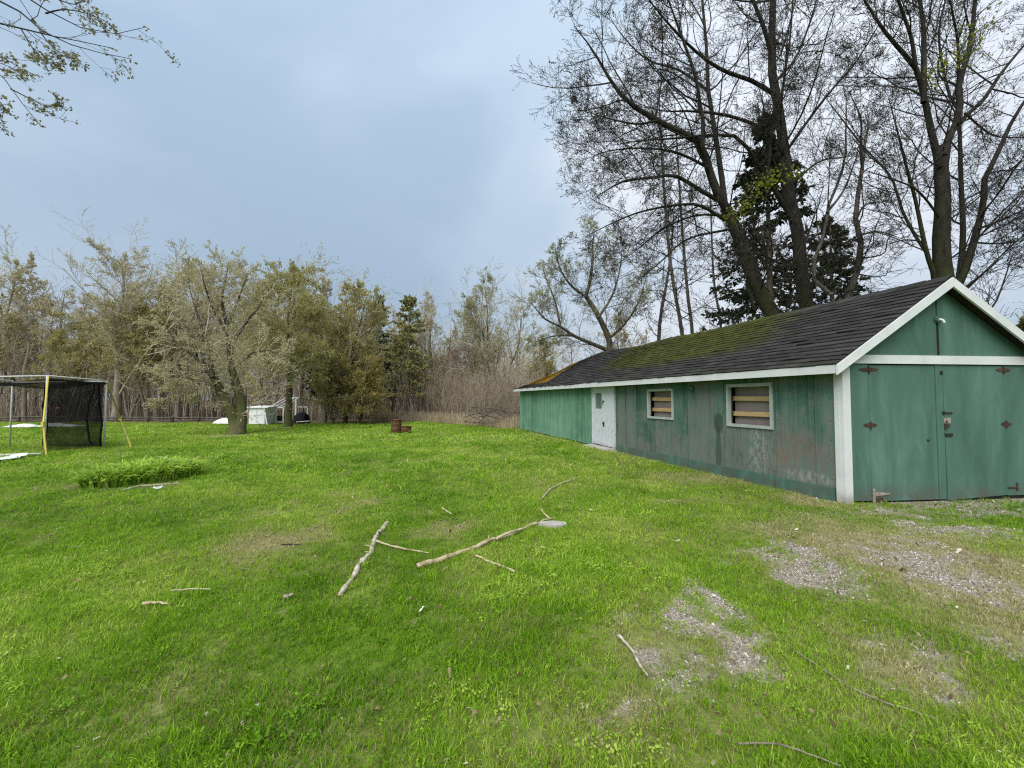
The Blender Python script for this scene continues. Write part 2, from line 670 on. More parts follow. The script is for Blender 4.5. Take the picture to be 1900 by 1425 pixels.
mt = M("lawn_soil", 0.95, 0.1)
at_ = mt.attr("lawn_mask")
sp = mt.sep(at_.outputs["Vector"])
p = mt.pos()
n1 = mt.noise(p, 0.55, 4, 0.6)
n2 = mt.noise(p, 14, 6, 0.7)
n3 = mt.noise(p, 60, 3, 0.6)
green = mt.mix(mt.ramp(n2, [(0.35, 0.0), (0.65, 1.0)]), (0.062, 0.115, 0.010), (0.155, 0.25, 0.017))
green = mt.mix(mt.mrange(n1, .35, .65), green, mt.mix(0.5, green, (0.12, 0.17, 0.03)))
straw = mt.ramp(n2, [(0.3, (0.15, 0.15, 0.05)), (0.7, (0.36, 0.32, 0.15))])
gravel = mt.ramp(n3, [(0.3, (0.13, 0.105, 0.075)), (0.5, (0.27, 0.235, 0.18)), (0.75, (0.46, 0.415, 0.345))])
litter = mt.ramp(mt.noise(p, 3, 6, .7), [(0.3, (0.07, 0.05, 0.032)), (0.7, (0.20, 0.155, 0.10))])
c = mt.mix(mt.math("MULTIPLY", sp[1], 0.8), green, straw)
c = mt.mix(mt.mrange(sp[0], 0.15, 0.65), c, gravel)
c = mt.mix(sp[2], c, litter)
mt.color(c)
mt.bump(mt.math("ADD", n2, mt.math("MULTIPLY", n3, 0.5)), 0.7, 0.03)
ground = gm.build("ground", mt.m, None, True)
ca = ground.data.attributes.new("lawn_mask", "FLOAT_VECTOR", "POINT")
ca.data.foreach_set("vector", np.stack([G, D, wild], -1).astype(np.float32).ravel())
tag(ground, "flat green lawn with worn gravel patches and leaf litter under the trees", None, None, "structure")

# ---------------------------------------------------------------- grass, gravel: geometry-node scatter
PROTO = bpy.data.collections.new("scatter_sources")


def grass_tuft(seed, n, hmin, hmax, w, spread, lean):
    r = np.random.default_rng(seed)
    mb = MB()
    c = r.normal(size=(n, 2)) * spread
    az_ = r.uniform(0, 2 * np.pi, n)
    L = r.uniform(hmin, hmax, n)
    ln = r.uniform(0.1, lean, n)
    d = np.stack([np.cos(az_), np.sin(az_)], 1)
    s = np.stack([-np.sin(az_ + r.normal(size=n)), np.cos(az_ + r.normal(size=n))], 1)
    ww = w * r.uniform(.6, 1.3, n)
    def pt(k, side, f):
        o = np.zeros((n, 3))
        o[:, :2] = c + d * (L * ln * k ** 1.8)[:, None] + s * (ww * side * f)[:, None]
        o[:, 2] = L * k * np.sqrt(np.maximum(1 - (ln * k) ** 2 * .8, .08)) - 0.006
        return o
    V = np.stack([pt(0, -1, .5), pt(0, 1, .5), pt(.55, 1, .45), pt(.55, -1, .45), pt(1, 0, 0)], 1)
    i = np.arange(n)[:, None] * 5
    mb.add(V, quads=i + np.array([[0, 1, 2, 3]]), tris=i + np.array([[3, 2, 4]]))
    return mb.mesh("grass_tuft")


def clover_tuft(seed, n):
    r = np.random.default_rng(seed)
    mb = MB()
    for k in range(n):
        a, q = r.uniform(0, 2 * np.pi), abs(r.normal()) * 0.045
        z = r.uniform(.02, .06)
        cx, cy = q * np.cos(a), q * np.sin(a)
        R_ = r.uniform(.004, .008)
        tilt = r.normal(size=2) * .5
        an = np.arange(5) * 2 * np.pi / 5
        ring = np.stack([cx + R_ * np.cos(an), cy + R_ * np.sin(an), z + R_ * (tilt[0] * np.cos(an) + tilt[1] * np.sin(an))], 1)
        mb.add(ring, tris=[(0, 1, 2), (0, 2, 3), (0, 3, 4)])
    return mb.mesh("clover_tuft")


def grass_material():
    m = M("grass_blades", 0.55, 0.25)
    tone = m.attr("tone", "INSTANCER").outputs["Fac"]
    dry = m.attr("dry", "INSTANCER").outputs["Fac"]
    g = m.n("ShaderNodeNewGeometry")
    rnd = g.outputs["Random Per Island"]
    t = m.math("ADD", m.math("MULTIPLY", tone, 0.75), m.math("MULTIPLY", m.math("SUBTRACT", rnd, 0.22), 0.55))
    c = m.ramp(t, [(0.0, (0.036, 0.108, 0.006)), (0.35, (0.150, 0.320, 0.009)), (0.65, (0.275, 0.465, 0.018)), (1.0, (0.49, 0.60, 0.11))])
    straw = m.ramp(rnd, [(0.0, (0.22, 0.21, 0.07)), (0.5, (0.42, 0.38, 0.17)), (1.0, (0.62, 0.56, 0.33))])
    k = m.math("GREATER_THAN", dry, m.math("ADD", m.math("MULTIPLY", rnd, 0.93), 0.05))
    c = m.mix(k, c, straw)
    m.color(c)
    m.translucent(c, 0.42)
    return m.m


GRASS_MAT = grass_material()
srcs = []
for i in range(5):
    srcs.append(grass_tuft(20 + i, 22, .025, .062, .0042, .03, .95))
srcs.append(grass_tuft(40, 16, .05, .11, .0045, .022, .85))
srcs.append(clover_tuft(50, 16))


def source_collection(name, meshes, mat):
    col = bpy.data.collections.new(name)
    for k, me in enumerate(meshes):
        me.materials.append(mat)
        o = bpy.data.objects.new(f"{name}_{k:02d}", me)
        col.objects.link(o)
    return col


GRASS_COL = source_collection("grass_source", srcs, GRASS_MAT)


def scatter(name, pts, rot, scl, idx, col, attrs, label, kind="stuff"):
    me = bpy.data.meshes.new(name)
    me.vertices.add(len(pts))
    me.vertices.foreach_set("co", pts.astype(np.float32).ravel())
    a = me.attributes.new("rot", "FLOAT_VECTOR", "POINT")
    a.data.foreach_set("vector", rot.astype(np.float32).ravel())
    a = me.attributes.new("scl", "FLOAT_VECTOR", "POINT")
    a.data.foreach_set("vector", scl.astype(np.float32).ravel())
    a = me.attributes.new("pick", "INT", "POINT")
    a.data.foreach_set("value", idx.astype(np.int32))
    for k, v in attrs.items():
        a = me.attributes.new(k, "FLOAT", "POINT")
        a.data.foreach_set("value", v.astype(np.float32))
    o = bpy.data.objects.new(name, me)
    COL.objects.link(o)
    ng = bpy.data.node_groups.new(name + "_nodes", "GeometryNodeTree")
    ng.interface.new_socket("Geometry", in_out="INPUT", socket_type="NodeSocketGeometry")
    ng.interface.new_socket("Geometry", in_out="OUTPUT", socket_type="NodeSocketGeometry")
    gi, go = ng.nodes.new("NodeGroupInput"), ng.nodes.new("NodeGroupOutput")
    ci = ng.nodes.new("GeometryNodeCollectionInfo")
    ci.inputs["Collection"].default_value = col
    ci.inputs["Separate Children"].default_value = True
    ci.inputs["Reset Children"].default_value = True
    ip = ng.nodes.new("GeometryNodeInstanceOnPoints")
    ip.inputs["Pick Instance"].default_value = True

    def na(nm, ty):
        x = ng.nodes.new("GeometryNodeInputNamedAttribute")
        x.data_type = ty
        x.inputs["Name"].default_value = nm
        return x.outputs["Attribute"]

    ng.links.new(gi.outputs[0], ip.inputs["Points"])
    ng.links.new(ci.outputs[0], ip.inputs["Instance"])
    ng.links.new(na("pick", "INT"), ip.inputs["Instance Index"])
    ng.links.new(na("rot", "FLOAT_VECTOR"), ip.inputs["Rotation"])
    ng.links.new(na("scl", "FLOAT_VECTOR"), ip.inputs["Scale"])
    ng.links.new(ip.outputs[0], go.inputs[0])
    md = o.modifiers.new("scatter", "NODES")
    md.node_group = ng
    tag(o, label, None, None, kind)
    return o


def field_points(rng, y0, y1, dens, margin=2.0):
    xm = 1.32 * y1 + margin
    n = int((y1 - y0) * 2 * xm * dens)
    x = rng.uniform(-xm, xm, n)
    y = rng.uniform(y0, y1, n)
    k = np.abs(x) < 1.32 * y + margin
    return x[k], y[k]


rg = np.random.default_rng(5)
bands = [(0.9, 3.2, 900, .86, .86), (3.2, 5.5, 600, .88, 1.0), (5.5, 9, 280, .92, 1.4), (9, 15, 80, 1.0, 2.3), (15, 30, 24, 1.1, 4.2)]
PX, PY, PS, PW = [], [], [], []
for y0, y1, dens, s, w in bands:
    x, y = field_points(rg, y0, y1, dens)
    PX.append(x); PY.append(y); PS.append(np.full(len(x), s)); PW.append(np.full(len(x), w))
x, y, s, w = map(np.concatenate, (PX, PY, PS, PW))
g, d = masks(x, y)
inb, _, _ = shed_mask(x, y, 0.04)
_, ssg, ttg = shed_mask(x, y)
thin = VN2.fbm(x * 3.1, y * 3.1, 3)
keep = (~inb) & (rg.random(len(x)) > g * 0.98 - 0.02) & (y < lawn_edge(x) + rg.normal(size=len(x)) * .5) & ~((ssg > SHED_W + .3) & (ttg > .6))
keep &= rg.random(len(x)) < 0.55 + 0.9 * thin
x, y, s, w, g, d = (q[keep] for q in (x, y, s, w, g, d))
n = len(x)
lush = VN.fbm(x * 0.7 + 9, y * 0.7 + 2, 4)
lush2 = VN2.fbm(x * 2.3, y * 2.3, 3)
tone = np.clip(0.12 + 1.25 * (lush - .28) + 0.6 * (lush2 - .5) + 0.12 * sstep(5, 11, y) + rg.normal(size=n) * (.17 + .16 * sstep(4, 9, y)), 0, 1)
hsc = s * (0.62 + 0.9 * VN.fbm(x * 1.5 + 70, y * 1.5, 3)) * (1 + rg.normal(size=n) * (.14 + .16 * sstep(4, 9, y))).clip(.4, 1.9) * (1 - .35 * g) * (1 - .12 * d)
pick = rg.choice([0, 1, 2, 3, 4, 5, 6], n, p=[.19, .19, .19, .19, .17, .05, .02])
pick = np.where((lush2 > .66) & (rg.random(n) < .07), 6, pick)
pick = np.where((pick == 6) & (y > 5), 1, pick)
rot = np.stack([rg.normal(size=n) * .12, rg.normal(size=n) * .12, rg.uniform(0, 6.283, n)], 1)
scl = np.stack([w * hsc / s, w * hsc / s, hsc], 1)
scatter("lawn_grass", np.stack([x, y, hgt(x, y)], 1), rot, scl, pick, GRASS_COL, {"tone": tone, "dry": d},
        "short green grass blades growing across the lawn")
print("grass tufts", n)


def stone_mesh(seed):
    r = np.random.default_rng(seed)
    v = np.array([(1, 0, 0), (-1, 0, 0), (0, 1, 0), (0, -1, 0), (0, 0, 1), (0, 0, -1)], float) * r.uniform(.6, 1.2, (6, 3)) * .012
    v += r.normal(size=v.shape) * .002
    f = [(0, 2, 4), (2, 1, 4), (1, 3, 4), (3, 0, 4), (2, 0, 5), (1, 2, 5), (3, 1, 5), (0, 3, 5)]
    return MB().add(v, tris=f).mesh("gravel_stone")


ms = M("gravel_stone", 0.9, 0.2)
oi = ms.n("ShaderNodeObjectInfo")
ms.color(ms.ramp(ms.attr("tone", "INSTANCER").outputs["Fac"], [(0.0, (0.09, 0.073, 0.055)), (0.4, (0.29, 0.255, 0.21)), (0.85, (0.49, 0.45, 0.395)), (1.0, (0.72, 0.69, 0.63))]))
STONE_COL = source_collection("gravel_source", [stone_mesh(k) for k in range(6)], ms.m)
x = rg.uniform(-1, 10, 420000)
y = rg.uniform(1.2, 9, 420000)
gg, _ = masks(x, y)
inb, _, _ = shed_mask(x, y, 0.02)
_, s_s, s_t = shed_mask(x, y)
keep = (~inb) & (rg.random(len(x)) < (gg - .16) * 1.1 * np.where((s_t > -.75) & (s_s > 0), .12, 1.0)) & (np.abs(x) < 1.3 * y + .5) & (x > -1)
x, y = x[keep], y[keep]
n = len(x)
sz = rg.lognormal(-.62, .36, n) * (0.8 + y * .05)
scatter("gravel", np.stack([x, y, hgt(x, y) + .002], 1), rg.uniform(0, 6.28, (n, 3)), np.stack([sz, sz, sz * .7], 1), rg.integers(0, 6, n), STONE_COL,
        {"tone": rg.random(n)}, "loose pale gravel showing through the worn grass by the shed")
print("stones", n)

# ---------------------------------------------------------------- the shed
shed = empty("shed", (SHED_P0[0], SHED_P0[1], 0), SHED_ROT)
tag(shed, "long green plywood garage shed with white trim and mossy dark shingle roof", "shed")
_cr, _sr = math.cos(-SHED_ROT), math.sin(-SHED_ROT)


def S(x, y, z):
    """x across the gable, y along the long wall, z up -> shed local coordinates"""
    w_ = AX * x + U * y
    return np.array([_cr * w_[0] - _sr * w_[1], _sr * w_[0] + _cr * w_[1], z])


def SW(x, y, z):
    w_ = AX * x + U * y
    return np.array([SHED_P0[0] + w_[0], SHED_P0[1] + w_[1], z])


def green_wall_mat():
    m = M("weathered_green_paint", 0.75, 0.2)
    v = m.coord(shed)
    X, Y, Z = m.sep(v)
    vs = m.coord(shed, scale=(7, 7, 0.45))
    streak = m.noise(vs, 1.0, 6, 0.62, 0.2)
    blot = m.noise(v, 1.5, 6, 0.65, 0.3)
    fine = m.noise(m.coord(shed, scale=(26, 26, 3.5)), 1.0, 5, 0.7)
    oi2 = m.n("ShaderNodeObjectInfo")
    var = m.math("ADD", m.math("MULTIPLY", streak, 0.45), m.math("ADD", m.math("MULTIPLY", blot, 0.45), m.math("MULTIPLY", m.math("SUBTRACT", oi2.outputs["Random"], 0.5), 0.16)))
    old = m.ramp(var, [(0.32, (0.040, 0.086, 0.064)), (0.45, (0.072, 0.148, 0.108)), (0.60, (0.125, 0.222, 0.165))])
    fresh = m.ramp(var, [(0.32, (0.085, 0.185, 0.122)), (0.45, (0.140, 0.285, 0.188)), (0.60, (0.200, 0.355, 0.245))])
    far = m.mrange(Y, 7.0, 8.3)
    c = m.mix(far, old, fresh)
    grey = m.ramp(fine, [(0.3, (0.105, 0.108, 0.094)), (0.7, (0.205, 0.190, 0.168))])
    lowz = m.mrange(Z, 1.55, 0.25)
    k = m.math("MULTIPLY", m.mrange(m.math("ADD", m.math("ADD", blot, m.math("MULTIPLY", m.math("SUBTRACT", oi2.outputs["Random"], 0.5), 0.22)), m.math("MULTIPLY", lowz, 0.20)), 0.46, 0.66), m.mrange(fine, 0.34, 0.56), True)
    k = m.math("MULTIPLY", k, m.mrange(Y, 7.6, 6.4))
    c = m.mix(m.math("MULTIPLY", k, 0.88), c, grey)

    def spot(y0, z0, ry, rz, lo=1.25, hi=0.55):
        a = m.math("DIVIDE", m.math("SUBTRACT", Y, y0), ry)
        b = m.math("DIVIDE", m.math("SUBTRACT", Z, z0), rz)
        d_ = m.math("SQRT", m.math("ADD", m.math("MULTIPLY", a, a), m.math("MULTIPLY", b, b)))
        d_ = m.math("ADD", d_, m.math("MULTIPLY", m.math("SUBTRACT", blot, 0.5), 0.8))
        return m.mrange(d_, lo, hi)

    grit = m.mrange(m.noise(m.coord(shed, scale=(14, 14, 6)), 1.0, 6, 0.8), 0.44, 0.60)
    c = m.mix(m.math("MULTIPLY", spot(0.72, 0.76, 0.36, 0.30, 1.5, .3), m.math("MULTIPLY", grit, 0.5)), c, (0.23, 0.085, 0.068))
    c = m.mix(m.math("MULTIPLY", spot(0.98, 0.55, 0.18, 0.28), m.math("MULTIPLY", grit, 0.5)), c, (0.26, 0.12, 0.09))
    c = m.mix(m.math("MULTIPLY", spot(1.52, 0.66, 0.26, 0.50, 1.5, .3), m.math("MULTIPLY", grit, 0.48)), c, (0.40, 0.40, 0.38))
    c = m.mix(m.math("MULTIPLY", spot(0.6, 0.30, 0.5, 0.12), m.math("MULTIPLY", grit, 0.5)), c, (0.40, 0.39, 0.37))
    c = m.mix(m.math("MULTIPLY", spot(2.47, 1.06, 0.15, 0.24, 1.05, .8), 0.72), c, (0.030, 0.058, 0.044))
    c = m.mix(m.math("MULTIPLY", spot(2.49, 0.55, 0.085, 0.62, 1.05, .8), 0.66), c, (0.030, 0.058, 0.044))
    run = m.mrange(m.noise(m.coord(shed, scale=(9, 9, 0.12)), 1.0, 3, 0.5), 0.56, 0.66)
    run = m.math("MULTIPLY", run, m.mrange(Z, 0.5, 1.9))
    c = m.mix(m.math("MULTIPLY", run, 0.55), c, (0.028, 0.062, 0.048))
    m.color(c)
    m.bump(m.math("ADD", streak, fine), 0.25, 0.006)
    return m.m


def green_door_mat():
    m = M("teal_green_paint", 0.6, 0.3)
    v = m.coord(shed)
    X, Y, Z = m.sep(v)
    s = m.noise(m.coord(shed, scale=(2.6, 2.6, 0.55)), 1.0, 6, 0.6, 0.5)
    b = m.noise(v, 2.2, 6, 0.6)
    f = m.noise(m.coord(shed, scale=(40, 40, 3)), 1.0, 4, 0.7)
    c = m.ramp(s, [(0.30, (0.050, 0.106, 0.082)), (0.52, (0.075, 0.155, 0.121)), (0.74, (0.125, 0.228, 0.184))])
    c = m.mix(m.math("MULTIPLY", m.mrange(b, 0.42, 0.7), 0.35), c, (0.068, 0.135, 0.108))
    c = m.mix(m.math("MULTIPLY", m.mrange(f, 0.55, 0.75), 0.18), c, (0.14, 0.21, 0.17))
    low = m.math("MULTIPLY", m.mrange(Z, 0.34, 0.02), m.mrange(b, 0.40, 0.58))
    c = m.mix(m.math("MULTIPLY", low, 0.8), c, (0.095, 0.10, 0.072))
    m.color(c)
    m.bump(m.math("ADD", s, f), 0.15, 0.004)
    return m.m


def white_trim_mat(name, peel=0.6, blue=0.0, pk=.60):
    m = M(name, 0.6, 0.3)
    v = m.coord(shed)
    n_ = m.noise(v, 3.2, 6, 0.6)
    f = m.noise(m.coord(shed, scale=(34, 34, 6)), 1.0, 5, 0.72)
    w0 = (0.60, 0.635, 0.66) if blue else (0.66, 0.67, 0.67)
    c = m.ramp(n_, [(0.3, (0.54, 0.57, 0.60) if blue else (0.56, 0.57, 0.57)), (0.65, w0)])
    k = m.math("MULTIPLY", m.mrange(f, pk, pk + .07), m.mrange(n_, 0.40, 0.56))
    z = m.sep(v)[2]
    k2 = m.math("MULTIPLY", k, m.mrange(z, 1.6, 0.1, 0.25, 1.0))
    c = m.mix(m.math("MULTIPLY", k2, peel), c, (0.20, 0.17, 0.14))
    g_ = m.math("MULTIPLY", m.mrange(z, 0.22, 0.0), m.mrange(n_, 0.3, 0.5))
    c = m.mix(m.math("MULTIPLY", g_, 0.75), c, (0.20, 0.18, 0.13))
    m.color(c)
    m.bump(m.math("ADD", n_, f), 0.15, 0.004)
    return m.m


def shingle_mat():
    m = M("asphalt_shingle", 0.9, 0.2)
    v = m.coord(shed)
    X, Y, Z = m.sep(v)
    g = m.n("ShaderNodeNewGeometry")
    oi_ = m.n("ShaderNodeObjectInfo")
    rnd = m.math("FRACT", m.math("ADD", g.outputs["Random Per Island"], oi_.outputs["Random"]))
    gr = m.noise(v, 90, 3, 0.7)
    big = m.noise(v, 0.9, 5, 0.6)
    mid = m.noise(v, 4.5, 6, 0.65)
    c = m.ramp(rnd, [(0.0, (0.014, 0.0135, 0.0125)), (0.5, (0.026, 0.025, 0.0225)), (1.0, (0.045, 0.043, 0.039))])
    c = m.mix(m.math("MULTIPLY", gr, 0.4), c, (0.062, 0.06, 0.054))
    c = m.mix(m.math("MULTIPLY", m.mrange(mid, 0.56, 0.68), 0.3), c, (0.09, 0.086, 0.076))
    up = m.mrange(Z, 2.30, 2.90)
    zone = m.math("MULTIPLY", m.mrange(Y, 0.2, 4.4), m.mrange(Y, 9.4, 7.0))
    k = m.math("ADD", m.math("MULTIPLY", zone, m.math("MULTIPLY", up, 0.62)), m.math("MULTIPLY", m.math("ADD", big, mid), 0.32))
    k = m.mrange(k, 0.38, 0.76)
    k = m.math("MULTIPLY", k, m.mrange(Y, 11.4, 8.8))
    moss = m.ramp(mid, [(0.3, (0.022, 0.026, 0.005)), (0.55, (0.056, 0.060, 0.007)), (0.8, (0.11, 0.108, 0.013))])
    c = m.mix(m.math("MULTIPLY", k, 0.88), c, moss)
    z2 = m.math("MULTIPLY", m.mrange(Y, 11.6, 13.0), m.mrange(Z, 2.16, 2.42))
    z2 = m.mrange(m.math("ADD", m.math("MULTIPLY", z2, 0.6), m.math("MULTIPLY", mid, 0.5)), 0.55, 0.78)
    rust = m.ramp(m.noise(v, 3.0, 5, 0.6), [(0.35, (0.10, 0.105, 0.012)), (0.5, (0.24, 0.15, 0.015)), (0.65, (0.36, 0.15, 0.02))])
    c = m.mix(z2, c, rust)
    m.color(c)
    m.bump(m.math("ADD", gr, m.math("MULTIPLY", mid, m.math("ADD", m.math("MULTIPLY", k, 3.0), 0.5))), 0.5, 0.012)
    return m.m


MAT["wall"] = green_wall_mat()
MAT["door_green"] = green_door_mat()
MAT["trim"] = white_trim_mat("white_trim_paint", 0.65)
MAT["door_white"] = white_trim_mat("peeling_white_door_paint", 1.0, 0.1, .53)
MAT["shingle"] = shingle_mat()
MAT["dark_wood"] = simple("dark_bare_wood", (0.02, 0.018, 0.015), (0.05, 0.043, 0.036), 6, .9, .2)
MAT["rust"] = simple("rusty_iron", (0.030, 0.019, 0.013), (0.10, 0.06, 0.04), 22, .85, .3)
MAT["rust_light"] = simple("rusty_galvanised", (0.18, 0.12, 0.09), (0.40, 0.37, 0.33), 22, .7, .3)
MAT["pine"] = simple("bare_pine_board", (0.42, 0.27, 0.12), (0.60, 0.42, 0.21), 3, .7, .1, (9, 1, 9))
MAT["window_panel"] = simple("mauve_grey_panel", (0.20, 0.165, 0.155), (0.275, 0.23, 0.215), 2, .7, .05)
MAT["window_frame"] = simple("grey_green_frame_paint", (0.30, 0.345, 0.31), (0.44, 0.485, 0.445), 5, .6, .1)
MAT["concrete"] = simple("pale_concrete", (0.28, 0.26, 0.23), (0.45, 0.42, 0.38), 9, .9, .4)
MAT["black_metal"] = simple("black_iron", (0.012, 0.012, 0.012), (0.03, 0.028, 0.026), 12, .6, .1)
gl = M("old_glass", 0.12, 0.5)
gl.color(gl.ramp(gl.noise(gl.coord(shed), 6, 4), [(0.3, (0.10, 0.15, 0.13)), (0.7, (0.19, 0.25, 0.22))]))
MAT["old_glass"] = gl.m

rs = np.random.default_rng(21)
WT = 2.13   # wall top


def holed(mb, y0, y1, z0, z1, x0, x1, holes):
    """a panel of the long wall with rectangular openings"""
    ys = sorted({y0, y1, *[min(max(h[0], y0), y1) for h in holes], *[min(max(h[1], y0), y1) for h in holes]})
    for a, b in zip(ys[:-1], ys[1:]):
        if b - a < 1e-6:
            continue
        cuts = [(h[2], h[3]) for h in holes if h[0] <= a + 1e-6 and h[1] >= b - 1e-6]
        z = z0
        for c0, c1 in sorted(cuts):
            if c0 > z:
                mb.box(x0, x1, a, b, z, c0, S)
            z = c1
        if z < z1:
            mb.box(x0, x1, a, b, z, z1, S)


DOOR = (6.62, 8.08, 0.03, 2.02)
WINS = [(1.18, 2.21, 1.05, 1.89), (3.90, 4.92, 1.09, 1.85)]
seams = [0.10, 0.42, 1.13, 1.43, 2.32, 3.42, 4.62, 5.47, 6.02, 6.56]
holes = [DOOR] + WINS
core = MB()
core.box(0.04, 0.09, 0.1, SHED_L - .05, 0.02, WT + .12, S)
core_obj = None
for a, b in zip(seams[:-1], seams[1:]):
    mb = MB()
    off = rs.uniform(-.004, .004)
    holed(mb, a + .005, b - .005, 0.06 + rs.uniform(-.01, .01), WT, -0.002 + off, 0.03, holes)
    mb.build("wall_panel", MAT["wall"], shed)
far_seams = [8.16, 9.4, 10.6, 11.8, 12.9, 13.5, 14.0, 14.35, 14.7, 15.0, 15.35, 15.75, SHED_L]
for a, b in zip(far_seams[:-1], far_seams[1:]):
    mb = MB()
    off = rs.uniform(-.012, .006)
    mb.box(0.0 + off, 0.03, a + .003, b - .003, 0.03 + rs.uniform(-.015, .015), WT, S)
    mb.build("wall_panel", MAT["wall"], shed)
# inner dark lining, with openings, so the joints show dark
mb = MB()
holed(mb, 0.06, SHED_L - .03, 0.02, WT, 0.04, 0.07, [(WINS[0][0] + .04, WINS[0][1] - .04, WINS[0][2] + .04, WINS[0][3] - .04), (WINS[1][0] + .04, WINS[1][1] - .04, WINS[1][2] + .04, WINS[1][3] - .04)])
mb.build("wall_lining", MAT["dark_wood"], shed)
# base boards along the foot of the long wall
for a, b in zip([0.11, 1.15, 3.37], [1.14, 3.36, 6.55]):
    MB().hexa([S(-.034, a, -.01), S(-.008, a, -.01), S(-.008, b - .008, -.01), S(-.034, b - .008, -.01), S(-.034, a, .205), S(-.008, a, .205), S(-.008, b - .008, .19), S(-.034, b - .008, .19)]).build("base_board", MAT["door_green"], shed)
# vertical cover strips
for y_ in (2.33, 3.425, 5.47, 6.03):
    MB().box(-0.012, -0.006, y_ - .016, y_ + .016, 0.19, WT - .01, S).build("cover_strip", MAT["wall"], shed)
MB().box(-0.016, 0.0, 6.46, 6.52, 0.05, WT - .01, S).build("cover_strip", MAT["wall"], shed)
# far and back walls
MB().box(0.02, SHED_W - .02, SHED_L - .03, SHED_L, 0.02, WT + .02, S).build("end_wall", MAT["wall"], shed)
MB().box(SHED_W - .03, SHED_W, 0.1, SHED_L - .05, 0.02, WT + .02, S).build("back_wall", MAT["wall"], shed)
MB().hexa([S(0.02, SHED_L - .03, WT + .025), S(SHED_W - .02, SHED_L - .03, WT + .025), S(SHED_W - .02, SHED_L, WT + .025), S(0.02, SHED_L, WT + .025),
           S(SHED_W / 2 - .01, SHED_L - .03, 2.85), S(SHED_W / 2 + .01, SHED_L - .03, 2.85), S(SHED_W / 2 + .01, SHED_L, 2.85), S(SHED_W / 2 - .01, SHED_L, 2.85)]).build("end_gable", MAT["wall"], shed)

# windows: frame, mauve panel behind, two pine boards
for k, (a, b, z0, z1) in enumerate(WINS):
    w_ = empty("window", (0, 0, 0), 0, shed)
    fw = 0.055
    fr = MB()
    fr.box(-0.035, 0.05, a - .01, b + .01, z1 - fw, z1 + .01, S).box(-0.035, 0.05, a - .01, b + .01, z0 - .01, z0 + fw - .01, S)
    fr.box(-0.034, 0.05, a - .01, a + fw - .02, z0 + fw - .012, z1 - fw + .002, S).box(-0.034, 0.05, b - fw + .02, b + .01, z0 + fw - .012, z1 - fw + .002, S)
    fr.build("frame", MAT["window_frame"], w_)
    MB().box(0.172, 0.182, a - .02, b + .02, z0 - .02, z1 + .02, S).build("backing_panel", MAT["window_panel"], w_)
    h = z1 - z0
    for fz, tl in ((0.30, .004), (0.66, -.006)):
        zc = z0 + h * fz
        MB().hexa([S(0.11, a - .02, zc - .045 + tl), S(0.15, a - .02, zc - .045 + tl), S(0.15, b + .02, zc - .045 - tl), S(0.11, b + .02, zc - .045 - tl),
                   S(0.11, a - .02, zc + .045 + tl), S(0.15, a - .02, zc + .045 + tl), S(0.15, b + .02, zc + .045 - tl), S(0.11, b + .02, zc + .045 - tl)]).build("board", MAT["pine"], w_)

# side door
dr = empty("side_door", (0, 0, 0), 0, shed)
a, b, z0, z1 = DOOR
pa, pb, pz0, pz1 = 7.42, 7.86, 1.27, 1.79
mb = MB()
ys = (a + .10, pa, pb, b - .07)
mb.box(-0.012, 0.028, ys[0], ys[1], z0 + .06, z1 - .06, S)
mb.box(-0.012, 0.028, ys[1], ys[2], z0 + .06, pz0, S).box(-0.012, 0.028, ys[1], ys[2], pz1, z1 - .06, S).box(-0.012, 0.028, ys[2], ys[3], z0 + .06, z1 - .06, S)
mb.build("door_leaf", MAT["door_white"], dr)
MB().box(-0.022, -0.014, a + .11, 7.36, z0 + .05, z1 - .07, S).build("cover_sheet", MAT["door_white"], dr)
MB().box(0.006, 0.014, pa, pb, pz0, pz1, S).build("pane", MAT["old_glass"], dr)
jm = MB()
jm.box(-0.03, 0.035, a + .02, a + .085, z0, z1, S).box(-0.03, 0.035, b - .06, b, z0, z1, S).box(-0.031, 0.035, a + .085, b - .06, z1 - .055, z1, S)
jm.build("door_frame", MAT["door_white"], dr)
hb = MB()
hb.tubes(np.array([S(-.022, 7.27, 1.52), S(-.06, 7.27, 1.52)]), np.array([.03, .025]), 8, True)
hb.tubes(np.array([S(-.06, 7.27, 1.52), S(-.075, 7.27, 1.45), S(-.06, 7.27, 1.41)]), np.array([.012, .012, .01]), 6, True)
hb.build("hook", MAT["black_metal"], dr)
MB().box(-0.03, -0.02, 7.23, 7.31, 0.70, 0.86, S).tubes(np.array([S(-.03, 7.27, .8), S(-.07, 7.27, .8)]), np.array([.028, .03]), 10, True).build("door_handle", MAT["rust"], dr)
MB().hexa([S(-.34, 6.55, -.02), S(0, 6.55, -.02), S(0, 8.15, -.02), S(-.30, 8.15, -.02), S(-.33, 6.56, .06), S(0.0, 6.56, .06), S(0, 8.14, .06), S(-.27, 8.13, .035)]).build("door_sill", MAT["concrete"], dr)

# bracket under the eave
br = MB()
br.tubes(np.array([S(-.01, 3.2, 1.9), S(-.16, 3.2, 1.9), S(-.16, 3.2, 1.76)]), np.full(3, .008), 6, True)
br.tubes(np.array([S(-.01, 3.2, 1.9), S(-.01, 3.2, 1.74), S(-.16, 3.2, 1.84)]), np.full(3, .008), 6, True)
br.build("bracket", MAT["black_metal"], shed)

